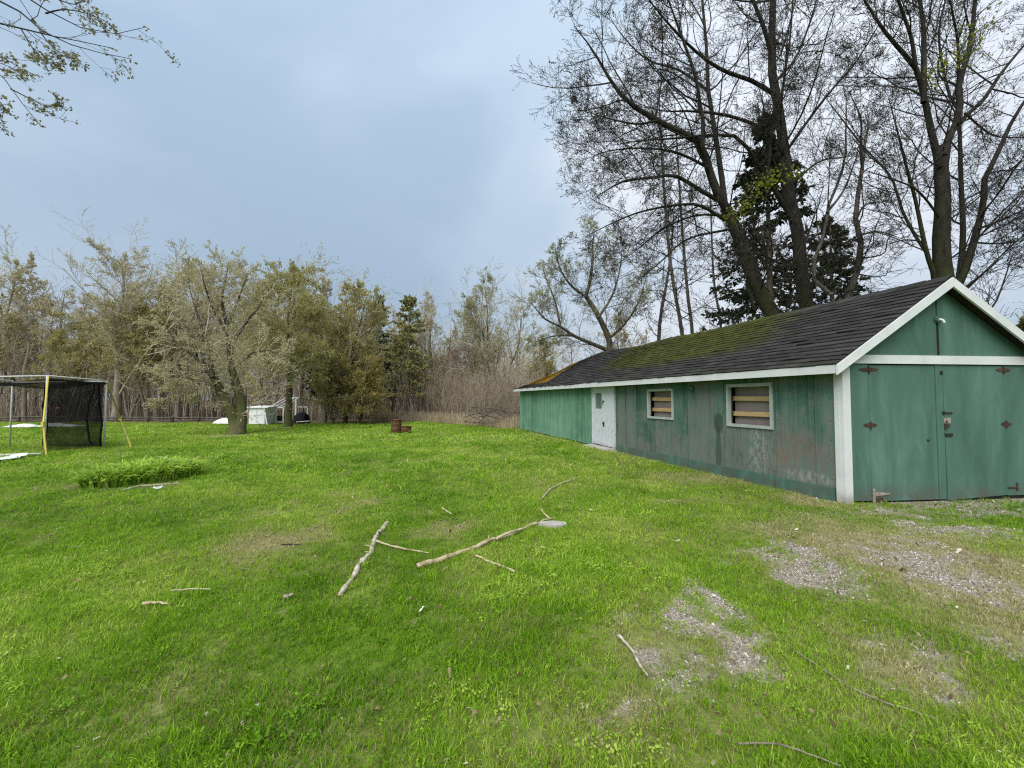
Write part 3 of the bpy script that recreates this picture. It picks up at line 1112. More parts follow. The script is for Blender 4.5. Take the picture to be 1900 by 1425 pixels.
# nail heads along the wall panels
nl_ = MB()
for y_ in (0.16, 0.46, 1.09, 1.17, 1.39, 1.47, 2.28, 2.37, 3.38, 3.47, 4.58, 4.67, 5.43, 5.52, 5.98, 6.07):
    for z_ in (0.30, 0.62, 0.94, 1.26, 1.58, 1.9):
        if any(h_[0] - .03 < y_ < h_[1] + .03 and h_[2] - .03 < z_ < h_[3] + .03 for h_ in holes):
            continue
        zz_ = z_ + rs.uniform(-.04, .04)
        nl_.tubes(np.array([S(-.004, y_, zz_), S(-.0095, y_, zz_)]), np.array([.007, .006]), 6, True)
tag(nl_.build("nail_heads", MAT["rust"], shed), kind="stuff")
# gable: doors
RAISE = 0.03
SEAM = 1.745
gd = empty("garage_door", (0, 0, 0), 0, shed)
MB().box(0.11, 0.44, -0.028, -0.002, 0.03, 2.145, S).build("door_panel", MAT["door_green"], gd)
MB().box(0.445, 1.605, -0.03, -0.002, 0.02, 2.13, S).build("door_panel", MAT["door_green"], gd)
MB().box(1.618, SEAM - .004, -0.036, -0.002, 0.02, 2.135, S).build("meeting_strip", MAT["door_green"], gd)
gd2 = empty("garage_door", (0, 0, 0), 0, shed)
MB().hexa([S(SEAM + .030, -.03, .0), S(2.87, -.03, .06), S(2.87, -.002, .06), S(SEAM + .030, -.002, .0), S(SEAM + .008, -.03, 2.135), S(2.87, -.03, 2.135), S(2.87, -.002, 2.135), S(SEAM + .008, -.002, 2.135)]).build("door_panel", MAT["door_green"], gd2)
MB().box(2.874, 3.30, -0.028, -0.002, 0.05, 2.14, S).build("door_panel", MAT["door_green"], gd2)
# dark interior behind the doors
MB().box(0.09, SHED_W - .1, 0.005, 0.02, 0.0, 2.3, S).build("door_backing", MAT["dark_wood"], shed)


def strap_hinge(x, z, w, par, name="hinge"):
    h_ = MB()
    N = 14
    th = np.linspace(0, 2 * np.pi, N, endpoint=False)
    o1 = np.array([S(x + w / 2 * math.copysign(abs(math.cos(t)) ** 1.4, math.cos(t)), -.036, z + .035 * math.sin(t)) for t in th])
    o2 = np.array([S(x + w / 2 * math.copysign(abs(math.cos(t)) ** 1.4, math.cos(t)), -.029, z + .035 * math.sin(t)) for t in th])
    c = S(x, -.039, z)
    idx = np.arange(N)
    h_.add(np.vstack([o1, o2, c[None]]), quads=np.stack([idx, np.roll(idx, -1), np.roll(idx, -1) + N, idx + N], 1), tris=np.stack([np.roll(idx, -1), idx, np.full(N, 2 * N)], 1))
    h_.tubes(np.array([S(x, -.042, z - .06), S(x, -.042, z + .06)]), np.array([.012, .012]), 8, True)
    h_.build(name, MAT["rust"], par)


strap_hinge(0.45, 2.055, .34, gd)
strap_hinge(0.45, 1.19, .24, gd)
strap_hinge(2.87, 2.065, .28, gd2)
strap_hinge(2.88, 1.19, .20, gd2)
th = MB()
th.box(0.455, 0.49, -.043, -.031, -.02, .21, S)
th.add([S(0.49, -.043, .165), S(.49, -.043, .095), S(.74, -.043, .12), S(.74, -.043, .14), S(0.49, -.031, .165), S(.49, -.031, .095), S(.74, -.031, .12), S(.74, -.031, .14)],
       quads=[(0, 1, 2, 3), (0, 4, 5, 1), (1, 5, 6, 2), (2, 6, 7, 3), (3, 7, 4, 0)])
th.build("tee_hinge", MAT["rust_light"], gd)
MB().box(0.49, 0.62, -.041, -.031, -.02, .07, S).build("rusty_plate", MAT["rust"], gd)
th = MB().box(3.02, 3.045, -.04, -.03, .12, .25, S).box(2.86, 3.02, -.04, -.03, .16, .185, S)
th.build("tee_hinge", MAT["rust"], gd2)
# latches and padlock
lt = MB().box(1.715, 1.745, -.056, -.037, 1.355, 1.40, S).box(1.757, 1.89, -.046, -.031, 1.365, 1.385, S)
lt.build("latch", MAT["black_metal"], gd2)
MB().box(1.74, 1.85, -.045, -.031, 1.21, 1.30, S).build("hasp", MAT["rust_light"], gd2)
pk = MB().box(1.735, 1.785, -.075, -.047, 1.135, 1.20, S)
pk.tubes(np.array([S(1.742, -.06, 1.2), S(1.742, -.06, 1.235), S(1.76, -.06, 1.25), S(1.778, -.06, 1.235), S(1.778, -.06, 1.2)]), np.full(5, .006), 6, True)
pk.build("padlock", MAT["rust"], gd2)
MB().box(1.75, 1.875, -.05, -.031, 1.01, 1.05, S).build("latch", MAT["black_metal"], gd2)
MB().box(1.70, 1.74, -.05, -.037, 1.99, 2.04, S).build("latch", MAT["black_metal"], gd)
MB().box(1.43, 1.47, -.036, -.031, .93, .96, S).build("door_slot", MAT["black_metal"], gd)
# posts, beam, gable board, rake boards
MB().box(-0.03, 0.10, -0.055, -0.001, -.03, 2.10, S).build("corner_post", MAT["trim"], shed)
MB().box(-0.035, -0.002, 0.0, 0.075, -.03, 2.07, S).build("corner_board", MAT["trim"], shed)
MB().box(SHED_W - .13, SHED_W + .01, -0.055, -0.001, -.03, 2.12, S).build("corner_post", MAT["trim"], shed)
MB().box(0.16, SHED_W - .12, -0.062, -0.004, 2.15, 2.285, S).build("cross_beam", MAT["trim"], shed)
SL, EX, EZ = 0.685, -0.28, 2.13          # roof slope, eave x, roof-surface height at the eave
RX = SHED_W / 2
RZ = EZ + SL * (RX - EX)


def roof_z(x):
    return EZ + SL * (RX - EX) - SL * abs(x - RX)


gv = MB()
zt = roof_z(RX) - .10
zl = 2.29
xl = 0.04
for (xa, xb) in ((xl, 1.672), (1.70, SHED_W - xl)):
    top = [(xa, min(roof_z(xa) - .10, zt)), (xb, min(roof_z(xb) - .10, zt))]
    mbp = MB()
    xs_ = np.linspace(xa, xb, 2) if not (xa < RX < xb) else np.array([xa, RX, xb])
    for x0_, x1_ in zip(xs_[:-1], xs_[1:]):
        mbp.hexa([S(x0_, -.03, zl), S(x1_, -.03, zl), S(x1_, 0, zl), S(x0_, 0, zl), S(x0_, -.03, max(roof_z(x0_) - .09, zl + .002)), S(x1_, -.03, max(roof_z(x1_) - .09, zl + .002)), S(x1_, 0, max(roof_z(x1_) - .09, zl + .002)), S(x0_, 0, max(roof_z(x0_) - .09, zl + .002))])
    mbp.build("gable_panel", MAT["door_green"], shed)
MB().box(1.660, 1.712, -.002, .012, 2.2, 3.36, S).build("gable_joint", MAT["dark_wood"], shed)
cv = MB().tubes(np.array([S(1.686, -.042, 2.29), S(1.686, -.042, 2.84)]), np.array([.008, .008]), 6, True)
cv.build("cable", MAT["black_metal"], shed)
lf = empty("lamp_socket", (0, 0, 0), 0, shed)
MB().tubes(np.array([S(1.686, -.032, 2.87), S(1.686, -.065, 2.87)]), np.array([.06, .055]), 14, True).build("mounting_box", MAT["door_green"], lf)
MB().tubes(np.array([S(1.686, -.065, 2.865), S(1.69, -.105, 2.845), S(1.692, -.12, 2.80)]), np.array([.020, .018, .017]), 10, True).build("socket", MAT["white_paint"], lf)
# roof: deck, soffit, fascia, rake boards
OVF, OVB = -0.20, SHED_L + 0.22


def sag(y):
    return -(0.05 * math.sin(max(0, min(1, (y - 1) / 11)) * math.pi) + 0.62 * float(sstep(10.5, 16.9, np.array(y))) + 0.03 * math.sin(y * 1.7) * (y > 6))


def R(x, y, dz=0.0):
    """point on the roof surface, sagging towards the far end at the ridge"""
    f = 1 - abs(x - RX) / (RX - EX)
    return S(x, y, roof_z(x) + sag(y) * max(f, 0) ** .8 + dz)


ysr = np.linspace(OVF, OVB, 34)
for side, nm in ((0, "roof_deck"), (1, "roof_deck")):
    xs_ = np.linspace(EX, RX, 5) if side == 0 else np.linspace(SHED_W - EX, RX, 5)
    dk = MB()
    dk.grid(np.array([[R(x_, y_, -.012) for y_ in ysr] for x_ in xs_]))
    dk.grid(np.array([[R(x_, y_, -.045) for y_ in ysr] for x_ in xs_]))
    for y_ in (ysr[0], ysr[-1]):
        dk.grid(np.array([[R(x_, y_, -.012), R(x_, y_, -.045)] for x_ in xs_]))
    dk.grid(np.array([[R(xs_[0], y_, -.012), R(xs_[0], y_, -.045)] for y_ in ysr]))
    dk.build(nm, MAT["dark_wood"], shed)
MB().box(EX - .022, EX, OVF + .01, SHED_L * .52, EZ - .145, EZ - .004, S).build("fascia_board", MAT["trim"], shed)
MB().box(EX - .020, EX + .002, SHED_L * .52 + .004, OVB, EZ - .145, EZ - .006, S).build("fascia_board", MAT["trim"], shed)
MB().box(SHED_W - EX, SHED_W - EX + .022, OVF + .01, OVB, EZ - .145, EZ - .004, S).build("fascia_board", MAT["trim"], shed)
for sgn in (0, 1):
    mbp = MB()
    xe = EX - .024 if sgn == 0 else SHED_W - EX + .024
    xm = RX - .001 if sgn == 0 else RX + .001
    zz0, zz1 = roof_z(xe), roof_z(RX)
    dp = .15
    mbp.hexa([S(xe, OVF - .03, zz0 - dp), S(xm, OVF - .03, zz1 - dp), S(xm, OVF, zz1 - dp), S(xe, OVF, zz0 - dp), S(xe, OVF - .03, zz0 - .002), S(xm, OVF - .03, zz1 - .002), S(xm, OVF, zz1 - .002), S(xe, OVF, zz0 - .002)])
    mbp.build("rake_board", MAT["trim"], shed)
for y_ in np.arange(0.3, SHED_L, 0.61):
    MB().box(EX + .004, 0.035, y_ - .02, y_ + .02, EZ - .11, EZ - .06, S).build("rafter_tail", MAT["dark_wood"], shed)

# shingles: tabs of about 0.31 x 0.14 m exposed, each a wedge lapping the one below
TW, EXPO, TL = 0.305, 0.128, 0.20
slope_len = math.hypot(RX - EX, RZ - EZ)
ncourse = int(slope_len / EXPO) + 1
ntab = int((OVB - OVF) / TW) + 2


def tab_pts(c, ya, yb, seed, side=0):
    r = random.Random(seed)
    jm_ = .003 if ya < 7 else .012
    s0 = c * EXPO - 0.03 + r.uniform(-jm_, jm_)
    s1 = min(s0 + TL, slope_len + .02)
    lift = .024 + r.uniform(-.003, .004) + (0.012 if r.random() < .04 else 0) + (r.uniform(0, .012) if ya > 6.5 else 0)

    def P(s_, y_, h_):
        x_ = EX + (RX - EX) * (s_ / slope_len)
        f = np.clip(1 - abs(x_ - RX) / (RX - EX), 0, 1)
        z_ = EZ + (RZ - EZ) * (s_ / slope_len) + sag(y_) * f ** .8
        nx_, nz_ = -(RZ - EZ) / slope_len, (RX - EX) / slope_len
        x_, z_ = x_ + nx_ * h_, z_ + nz_ * h_
        if side:
            x_ = SHED_W - x_
        return S(x_, y_, z_)
    j = r.uniform(-jm_, jm_)
    low = [P(s0 + j, ya, .002), P(s0 - j, yb, .002), P(s1, yb, -.008), P(s1, ya, -.008)]
    hi = [P(s0 + j, ya, lift), P(s0 - j, yb, lift + r.uniform(-.003, .003)), P(s1, yb, .0), P(s1, ya, .0)]
    return low + hi


cand = []
for c in range(ncourse):
    offy = (c % 3) * TW / 3
    for k in range(ntab):
        ya = max(OVF - .012, OVF - .012 + k * TW - offy)
        yb = min(OVB, OVF - .012 + (k + 1) * TW - offy)
        if yb - ya > .03:
            cand.append((c, ya, yb))
cand.sort(key=lambda q: q[1])
rest = MB()
for i, (c, ya, yb) in enumerate(cand):
    pts = tab_pts(c, ya + .004, yb - .004, i)
    if i < 300:
        o_ = np.mean(pts, axis=0)
        MB().hexa(np.array(pts) - o_).build("shingle", MAT["shingle"], shed, loc=tuple(o_))
    else:
        rest.hexa(pts)
for i, (c, ya, yb) in enumerate(cand):
    rest.hexa(tab_pts(c, ya + .004, yb - .004, 9000 + i, 1))
tag(rest.build("shingle_courses", MAT["shingle"], shed), kind="stuff")
for k in range(52):
    ya = OVF - .014 + k * .33
    yb = min(ya + .345, OVB + .01)
    if yb - ya < .05:
        continue
    cap = MB()
    rr = random.Random(500 + k)
    h0 = .03 + rr.uniform(0, .008)
    pts = []
    for y_, h_ in ((ya, h0 + .006), (yb, h0 - .006)):
        for dx_, dz_ in ((-.14, -.096), (0, .004), (.14, -.096)):
            p_ = R(RX, y_, dz_ + h_)
            q_ = S(RX + dx_, y_, 0)
            pts.append([q_[0], q_[1], p_[2]])
            pts.append([q_[0], q_[1], p_[2] - .02])
    pts = np.array(pts)
    cap.add(pts, quads=[(0, 2, 8, 6), (2, 4, 10, 8), (1, 7, 9, 3), (3, 9, 11, 5), (0, 1, 3, 2), (2, 3, 5, 4), (6, 8, 9, 7), (8, 10, 11, 9), (0, 6, 7, 1), (4, 5, 11, 10)])
    cap.build("ridge_cap", MAT["shingle"], shed)
# twigs lying on the roof
def roof_twig(pts, r0, lab):
    P = np.array([R(EX + (RX - EX) * f_, y_, .03) for f_, y_ in pts])
    wpt = np.array([np.array([math.cos(SHED_ROT) * p_[0] - math.sin(SHED_ROT) * p_[1] + SHED_P0[0], math.sin(SHED_ROT) * p_[0] + math.cos(SHED_ROT) * p_[1] + SHED_P0[1], p_[2]]) for p_ in P])
    o_ = wpt[0].copy()
    tw = MB().tubes(wpt - o_, np.linspace(r0, r0 * .4, len(P)), 5, True).build("twig", MAT["bark_grey"], None, True, tuple(o_))
    tag(tw, lab, "twig", "twigs fallen on the shed roof")
roof_twig([(.96, 6.7), (.8, 7.6), (.62, 8.3), (.45, 8.7)], .014, "thin grey twig lying down the shed roof left of the moss")
roof_twig([(.98, 9.6), (.9, 10.2), (.93, 10.8)], .016, "short grey twig lying near the ridge at the far end of the shed roof")

# ---------------------------------------------------------------- trees
def resample(P, K):
    P = np.asarray(P, float)
    # Catmull-Rom smoothing, then even spacing
    Q = np.vstack([2 * P[0] - P[1], P, 2 * P[-1] - P[-2]])
    out = []
    for i in range(1, len(Q) - 2):
        for t in np.linspace(0, 1, 8, endpoint=False):
            a_, b_, c_, d_ = Q[i - 1], Q[i], Q[i + 1], Q[i + 2]
            out.append(0.5 * ((2 * b_) + (-a_ + c_) * t + (2 * a_ - 5 * b_ + 4 * c_ - d_) * t * t + (-a_ + 3 * b_ - 3 * c_ + d_) * t ** 3))
    out.append(P[-1])
    out = np.array(out)
    s = np.concatenate([[0], np.cumsum(np.linalg.norm(np.diff(out, axis=0), axis=1))])
    ss = np.linspace(0, s[-1], K)
    return np.stack([np.interp(ss, s, out[:, k]) for k in range(3)], 1)


def unit(v):
    return v / (np.linalg.norm(v, axis=-1, keepdims=True) + 1e-9)


def grow(P, Rr, nper, rng, t0=.2, t1=1.0, ang=(35, 60), lr=(.35, .6), K=5, trop=.12, wob=.18, rr=.55, rtip=.35, rmin=.004, tfall=.5, lmin=.12, lmax=99, grav=0.0, flat=0.0, rl=.011, zmin=None, lfloor=0.0):
    """children along each parent polyline; all of one level at once"""
    N, KP, _ = P.shape
    Lp = np.linalg.norm(np.diff(P, axis=1), axis=2).sum(1)
    Lp = np.maximum(Lp, lfloor)
    par = np.repeat(np.arange(N), nper)
    M_ = len(par)
    strat = np.tile(np.arange(nper), N)
    t = t0 + (t1 - t0) * (strat + rng.random(M_)) / nper
    f = t * (KP - 1)
    i0 = np.minimum(f.astype(int), KP - 2)
    w_ = (f - i0)[:, None]
    base = P[par, i0] * (1 - w_) + P[par, i0 + 1] * w_
    tan = unit(P[par, i0 + 1] - P[par, i0])
    r0 = Rr[par, i0] * (1 - w_[:, 0]) + Rr[par, i0 + 1] * w_[:, 0]
    rv = rng.normal(size=(M_, 3))
    nrm = unit(rv - (rv * tan).sum(1, keepdims=True) * tan)
    if flat:
        nrm[:, 2] *= 1 - flat
        nrm = unit(nrm)
    a_ = np.radians(rng.uniform(ang[0], ang[1], M_))[:, None]
    d = unit(np.cos(a_) * tan + np.sin(a_) * nrm)
    if zmin is not None:
        d[:, 2] = np.maximum(d[:, 2], zmin)
        d = unit(d)
    L = np.clip(Lp[par] * rng.uniform(lr[0], lr[1], M_) * (1 - tfall * (t - t0) / max(t1 - t0, 1e-6)), lmin, lmax)
    pts = [base]
    st = (L / (K - 1))[:, None]
    up = np.array([0, 0, 1.0])
    for k in range(K - 1):
        pts.append(pts[-1] + d * st)
        d = unit(d + up * trop - up * grav * (k + 1) / K + rng.normal(size=(M_, 3)) * wob)
    C = np.stack(pts, 1)
    rb = np.maximum(np.minimum(r0 * rr, L * rl), rmin)
    prof = np.linspace(1, rtip, K)[None, :]
    return C, np.maximum(rb[:, None] * prof, rmin * .7)


def tips(P, n, rng, t0=.3):
    N, K, _ = P.shape
    par = np.repeat(np.arange(N), n)
    f = (t0 + (1 - t0) * rng.random(len(par))) * (K - 1)
    i0 = np.minimum(f.astype(int), K - 2)
    w_ = (f - i0)[:, None]
    return P[par, i0] * (1 - w_) + P[par, i0 + 1] * w_, unit(P[par, i0 + 1] - P[par, i0])


def make_tree(name, base, limbs, levels, bark, twig, leafm, rng, label, group=None, leaf=(1, .05, .3), trunk_sides=10, limb_parts=True, min_r=.006, leaf_name="buds"):
    """limbs: list of (points (n,3) world, r0, r1); first is the trunk"""
    base = np.asarray(base, float)
    root = empty(name, tuple(base))
    K0 = 14
    LP = np.stack([resample(p_, K0) for p_, _, _ in limbs]) - base
    LR = np.stack([np.linspace(1, 0, K0) ** .8 * (a_ - b_ * (.4 if q_ else 1)) + b_ * (.4 if q_ else 1) for q_, (_, a_, b_) in enumerate(limbs)])
    hh_ = LP[0, :, 2]
    LR[0] *= 1 + .45 * np.clip(1 - hh_ / .5, 0, 1) ** 2
    LP[0, 0, 2] -= .3
    tk = MB().tubes(LP[:1], LR[:1], trunk_sides)
    if not limb_parts and len(limbs) > 1:
        tk.tubes(LP[1:], LR[1:], 7)
    tk.build("trunk", bark, root, True)
    if limb_parts:
        for i in range(1, len(limbs)):
            MB().tubes(LP[i:i + 1], LR[i:i + 1], 8).build("limb", bark, root, True)
    tw = MB()
    P, Rr = LP, LR
    for li, lv in enumerate(levels):
        lv = dict(lv)
        sides = lv.pop("sides", 4)
        P, Rr = grow(P, Rr, lv.pop("n"), rng, rmin=min_r, **lv)
        tw.tubes(P, Rr, sides)
    crown = tw.build("crown", twig, root, True)
    if leafm:
        C, Dv = tips(P, leaf[0], rng, leaf[2])
        crown["kind"] = "stuff"
        tag(MB().leaves(C, leaf[1], rng, 1.5, Dv).build(leaf_name, leafm, crown), kind="stuff")
    tag(root, label, "tree", group)
    return root, P


def pxl(pts, Y, rng, depth=0.0, ext=None):
    """limb traced at its own distance, bending towards or away from the viewer along its length"""
    pts = list(pts)
    if ext:
        (x0, y0), (x1, y1) = pts[-2], pts[-1]
        l_ = math.hypot(x1 - x0, y1 - y0)
        pts.append((x1 + (x1 - x0) / l_ * ext, y1 + (y1 - y0) / l_ * ext))
    n_ = len(pts)
    return np.array([at(px, py, Y + depth * (i / (n_ - 1)) ** 1.2) for i, (px, py) in enumerate(pts)])


def rpx(w, Y):
    return w * .315 / FPX * Y


rt = np.random.default_rng(101)
MAPLE_LV = [dict(n=12, t0=.12, lfloor=5.0, ang=(28, 68), lr=(.24, .50), K=8, trop=.05, wob=.12, rr=.5, sides=5, lmax=3.8, tfall=.35, rl=.010),
            dict(n=6, t0=.10, ang=(25, 60), lr=(.38, .70), K=6, trop=.06, wob=.12, rr=.6, sides=3, lmax=2.4, rl=.008),
            dict(n=5, t0=.12, ang=(22, 55), lr=(.42, .78), K=4, trop=.08, wob=.14, rr=.7, sides=3, lmax=1.4),
            dict(n=4, t0=.15, ang=(25, 55), lr=(.40, .80), K=3, trop=.10, wob=.14, rr=.8, sides=1, lmax=.7, lmin=.12)]

# --- maple with the crown reaching out over the shed to the left
Y1 = 14.5
b1 = at(1437, 600, Y1)
base1 = np.array([b1[0] + .35, Y1, 0])
trunk_pts = [base1, at(1437, 605, Y1)] + list(pxl([(1417, 560), (1393, 503), (1373, 444), (1346, 385)], Y1, rt, .2))
T1 = [(np.array(trunk_pts), rpx(50, Y1), rpx(31, Y1)),
      (pxl([(1346, 385), (1332, 360), (1314, 311), (1303, 271), (1283, 255), (1220, 224), (1153, 177), (1098, 90), (1063, 47)], Y1, rt, -1.8), rpx(25, Y1), rpx(2, Y1)),
      (pxl([(1346, 385), (1338, 322), (1328, 255), (1320, 204), (1314, 169), (1312, 118), (1310, 79), (1303, 0)], Y1, rt, 1.2, 160), rpx(17, Y1), rpx(4, Y1)),
      (pxl([(1303, 271), (1305, 228), (1299, 197), (1290, 140), (1262, 60), (1240, 0)], Y1 - .9, rt, -1.0, 60), rpx(12, Y1), rpx(3, Y1)),
      (pxl([(1332, 372), (1295, 350), (1252, 326), (1208, 330), (1165, 334), (1130, 350), (1098, 372)], Y1, rt, -2.4), rpx(13, Y1), rpx(2, Y1)),
      (pxl([(1346, 409), (1299, 381), (1252, 381), (1189, 393), (1138, 413), (1085, 440)], Y1, rt, -1.2), rpx(10, Y1), rpx(2, Y1)),
      (pxl([(1355, 425), (1275, 444), (1220, 491), (1157, 542)], Y1, rt, -2.0), rpx(8, Y1), rpx(2, Y1)),
      (pxl([(1346, 400), (1290, 400), (1230, 425), (1180, 465), (1130, 500)], Y1, rt, 2.2), rpx(8, Y1), rpx(2, Y1)),
      (pxl([(1314, 311), (1260, 285), (1200, 275), (1130, 280), (1075, 300)], Y1 - .5, rt, 1.5), rpx(9, Y1), rpx(2, Y1)),
      (pxl([(1220, 224), (1180, 230), (1130, 220), (1080, 205)], Y1 - 1.2, rt, -.6), rpx(7, Y1), rpx(2, Y1)),
      (pxl([(1315, 170), (1260, 130), (1200, 110), (1150, 60), (1120, 10)], Y1 + .6, rt, 1.5), rpx(8, Y1), rpx(2, Y1))]
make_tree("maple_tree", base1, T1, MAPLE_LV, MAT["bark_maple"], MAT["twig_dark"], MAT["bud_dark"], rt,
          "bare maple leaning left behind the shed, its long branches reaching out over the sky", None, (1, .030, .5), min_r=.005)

Y2 = 15.0
base2 = np.array([at(1503, 600, Y2)[0], Y2, 0])
T2 = [(np.array([base2, at(1500, 600, Y2)] + list(pxl([(1487, 540), (1487, 491), (1478, 417), (1464, 366), (1458, 307), (1452, 252), (1442, 185), (1432, 130), (1432, 79), (1434, 0)], Y2, rt, .3, 150))), rpx(44, Y2), rpx(9, Y2)),
      (pxl([(1429, 90), (1417, 51), (1397, 0)], Y2, rt, -.6, 110), rpx(13, Y2), rpx(4, Y2)),
      (pxl([(1434, 173), (1393, 149), (1354, 136), (1314, 114), (1271, 77), (1236, 39), (1204, 0)], Y2, rt, -2.5, 40), rpx(13, Y2), rpx(3, Y2)),
      (pxl([(1452, 285), (1432, 252), (1393, 228), (1338, 212), (1275, 206), (1228, 206), (1180, 190)], Y2, rt, -1.5), rpx(12, Y2), rpx(2, Y2)),
      (pxl([(1480, 425), (1445, 365), (1417, 322), (1397, 291), (1370, 255), (1314, 251), (1252, 257), (1189, 261), (1130, 271)], Y2, rt, -2.2), rpx(14, Y2), rpx(2, Y2)),
      (pxl([(1425, 330), (1428, 280), (1434, 230), (1437, 180)], Y2 - .8, rt, -.5, 60), rpx(9, Y2), rpx(4, Y2)),
      (pxl([(1463, 275), (1502, 220), (1538, 173), (1589, 114), (1620, 63)], Y2, rt, -1.5, 60), rpx(9, Y2), rpx(3, Y2)),
      (pxl([(1448, 195), (1459, 118), (1467, 59), (1471, 0)], Y2, rt, 1.0, 120), rpx(8, Y2), rpx(3, Y2)),
      (pxl([(1440, 150), (1475, 110), (1500, 50), (1515, 0)], Y2, rt, 1.8, 100), rpx(8, Y2), rpx(3, Y2)),
      (pxl([(1470, 340), (1520, 300), (1570, 290), (1620, 270)], Y2, rt, 1.6), rpx(7, Y2), rpx(2, Y2)),
      (pxl([(1485, 500), (1440, 485), (1400, 470), (1340, 480)], Y2, rt, -1.0), rpx(7, Y2), rpx(2, Y2))]
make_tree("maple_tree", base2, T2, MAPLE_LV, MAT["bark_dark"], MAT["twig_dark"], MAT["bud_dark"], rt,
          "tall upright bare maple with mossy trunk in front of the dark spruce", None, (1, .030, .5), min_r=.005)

Y3 = 11.5
base3 = np.array([at(1757, 510, Y3)[0], Y3, 0])
T3 = [(np.array([base3, at(1757, 560, Y3)] + list(pxl([(1750, 505), (1746, 452), (1750, 373), (1746, 314), (1752, 271)], Y3, rt, .1))), rpx(56, Y3), rpx(30, Y3)),
      (pxl([(1742, 310), (1738, 285), (1726, 236), (1714, 177), (1699, 126), (1675, 98), (1636, 51), (1604, 0)], Y3, rt, -1.0, 60), rpx(19, Y3), rpx(4, Y3)),
      (pxl([(1714, 190), (1714, 118), (1714, 59), (1707, 0)], Y3 - .4, rt, .5, 150), rpx(15, Y3), rpx(6, Y3)),
      (pxl([(1699, 122), (1691, 71), (1675, 24), (1667, 0)], Y3 - .7, rt, -.6, 120), rpx(10, Y3), rpx(4, Y3)),
      (pxl([(1750, 290), (1756, 265), (1769, 240), (1781, 204), (1779, 157), (1797, 98), (1805, 47), (1809, 0)], Y3, rt, .8, 140), rpx(20, Y3), rpx(6, Y3)),
      (pxl([(1780, 230), (1800, 207), (1825, 185), (1856, 138), (1895, 90), (1930, 50)], Y3, rt, 1.4, 60), rpx(13, Y3), rpx(4, Y3)),
      (pxl([(1775, 200), (1766, 189), (1750, 130), (1742, 59), (1754, 0)], Y3 + .3, rt, 1.0, 100), rpx(8, Y3), rpx(3, Y3)),
      (pxl([(1779, 153), (1777, 79), (1766, 16)], Y3 + .4, rt, -.8, 100), rpx(8, Y3), rpx(4, Y3)),
      (pxl([(1775, 540), (1782, 500), (1787, 432), (1783, 334), (1781, 252), (1779, 170)], Y3 + .5, rt, .9, 100), rpx(17, Y3), rpx(7, Y3)),
      (pxl([(1778, 530), (1792, 497), (1809, 440), (1825, 377), (1825, 338), (1852, 283), (1872, 236), (1900, 189), (1940, 130)], Y3, rt, -1.0, 40), rpx(20, Y3), rpx(5, Y3)),
      (pxl([(1815, 425), (1856, 409), (1900, 389), (1950, 370)], Y3 - .3, rt, -.8), rpx(7, Y3), rpx(3, Y3)),
      (pxl([(1809, 450), (1850, 452), (1900, 446), (1950, 440)], Y3, rt, 1.0), rpx(6, Y3), rpx(2, Y3)),
      (pxl([(1735, 530), (1730, 500), (1718, 464), (1699, 373), (1683, 314), (1671, 267)], Y3, rt, -.8, 90), rpx(13, Y3), rpx(4, Y3)),
      (pxl([(1720, 470), (1700, 440), (1675, 393), (1652, 326), (1604, 275), (1549, 204)], Y3, rt, 1.6, 50), rpx(9, Y3), rpx(3, Y3)),
      (pxl([(1744, 405), (1718, 370), (1691, 346), (1636, 326), (1589, 311)], Y3, rt, -1.4), rpx(7, Y3), rpx(2, Y3)),
      (pxl([(1790, 540), (1852, 480), (1900, 436), (1950, 400)], Y3 + .2, rt, -.6), rpx(6, Y3), rpx(3, Y3)),
      (pxl([(1720, 450), (1680, 445), (1640, 455), (1600, 460)], Y3, rt, 1.2), rpx(5, Y3), rpx(2, Y3)),
      (pxl([(1790, 210), (1840, 250), (1890, 255), (1940, 250)], Y3, rt, 1.5), rpx(6, Y3), rpx(2, Y3))]
LV3 = [dict(l_) for l_ in MAPLE_LV]
LV3[0]["n"] = 10
LV3[1]["n"] = 6
LV3[2]["n"] = 5
LV3[3]["n"] = 3
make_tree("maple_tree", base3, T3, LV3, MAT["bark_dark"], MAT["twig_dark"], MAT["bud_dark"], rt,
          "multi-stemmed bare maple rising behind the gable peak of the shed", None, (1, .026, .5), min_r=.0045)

# small sprays of opened lime leaves on the maples
def leaf_spray(name, pts, Y, n_, spread, size, label):
    r = np.random.default_rng(len(label))
    root = empty(name, tuple(at(*pts[0], Y)))
    b_ = np.array(root.location)
    P = resample(np.array([at(x_, y_, Y + .1 * i) for i, (x_, y_) in enumerate(pts)]), 8) - b_
    MB().tubes(P, np.linspace(.012, .005, 8), 5).build("stem", MAT["twig_dark"], root, True)
    C, D_ = tips(P[None], n_, r, .05)
    C = C + r.normal(size=C.shape) * spread
    MB().leaves(C, size, r, 1.3, None, .15).build("leaves", MAT["leaf_lime"], root)
    tag(root, label, "leaf spray", "sprays of lime leaves on the maples")
leaf_spray("leaf_spray", [(1395, 355), (1385, 375), (1372, 392), (1350, 405)], 13.6, 150, .16, .075, "lower spray of lime green young leaves in front of the leaning maple trunk")
leaf_spray("leaf_spray", [(1440, 320), (1425, 330), (1410, 345), (1402, 352)], 13.6, 150, .16, .075, "upper spray of lime green young leaves between the leaning and upright maples")
leaf_spray("leaf_spray", [(1500, 320), (1480, 322), (1460, 322)], 13.8, 90, .14, .075, "small lime green leaf spray right of the upright maple trunk")
leaf_spray("leaf_spray", [(1815, 30), (1800, 70), (1795, 110), (1775, 95)], 10.9, 160, .2, .06, "lime green leaf spray high in the multi-stemmed maple")
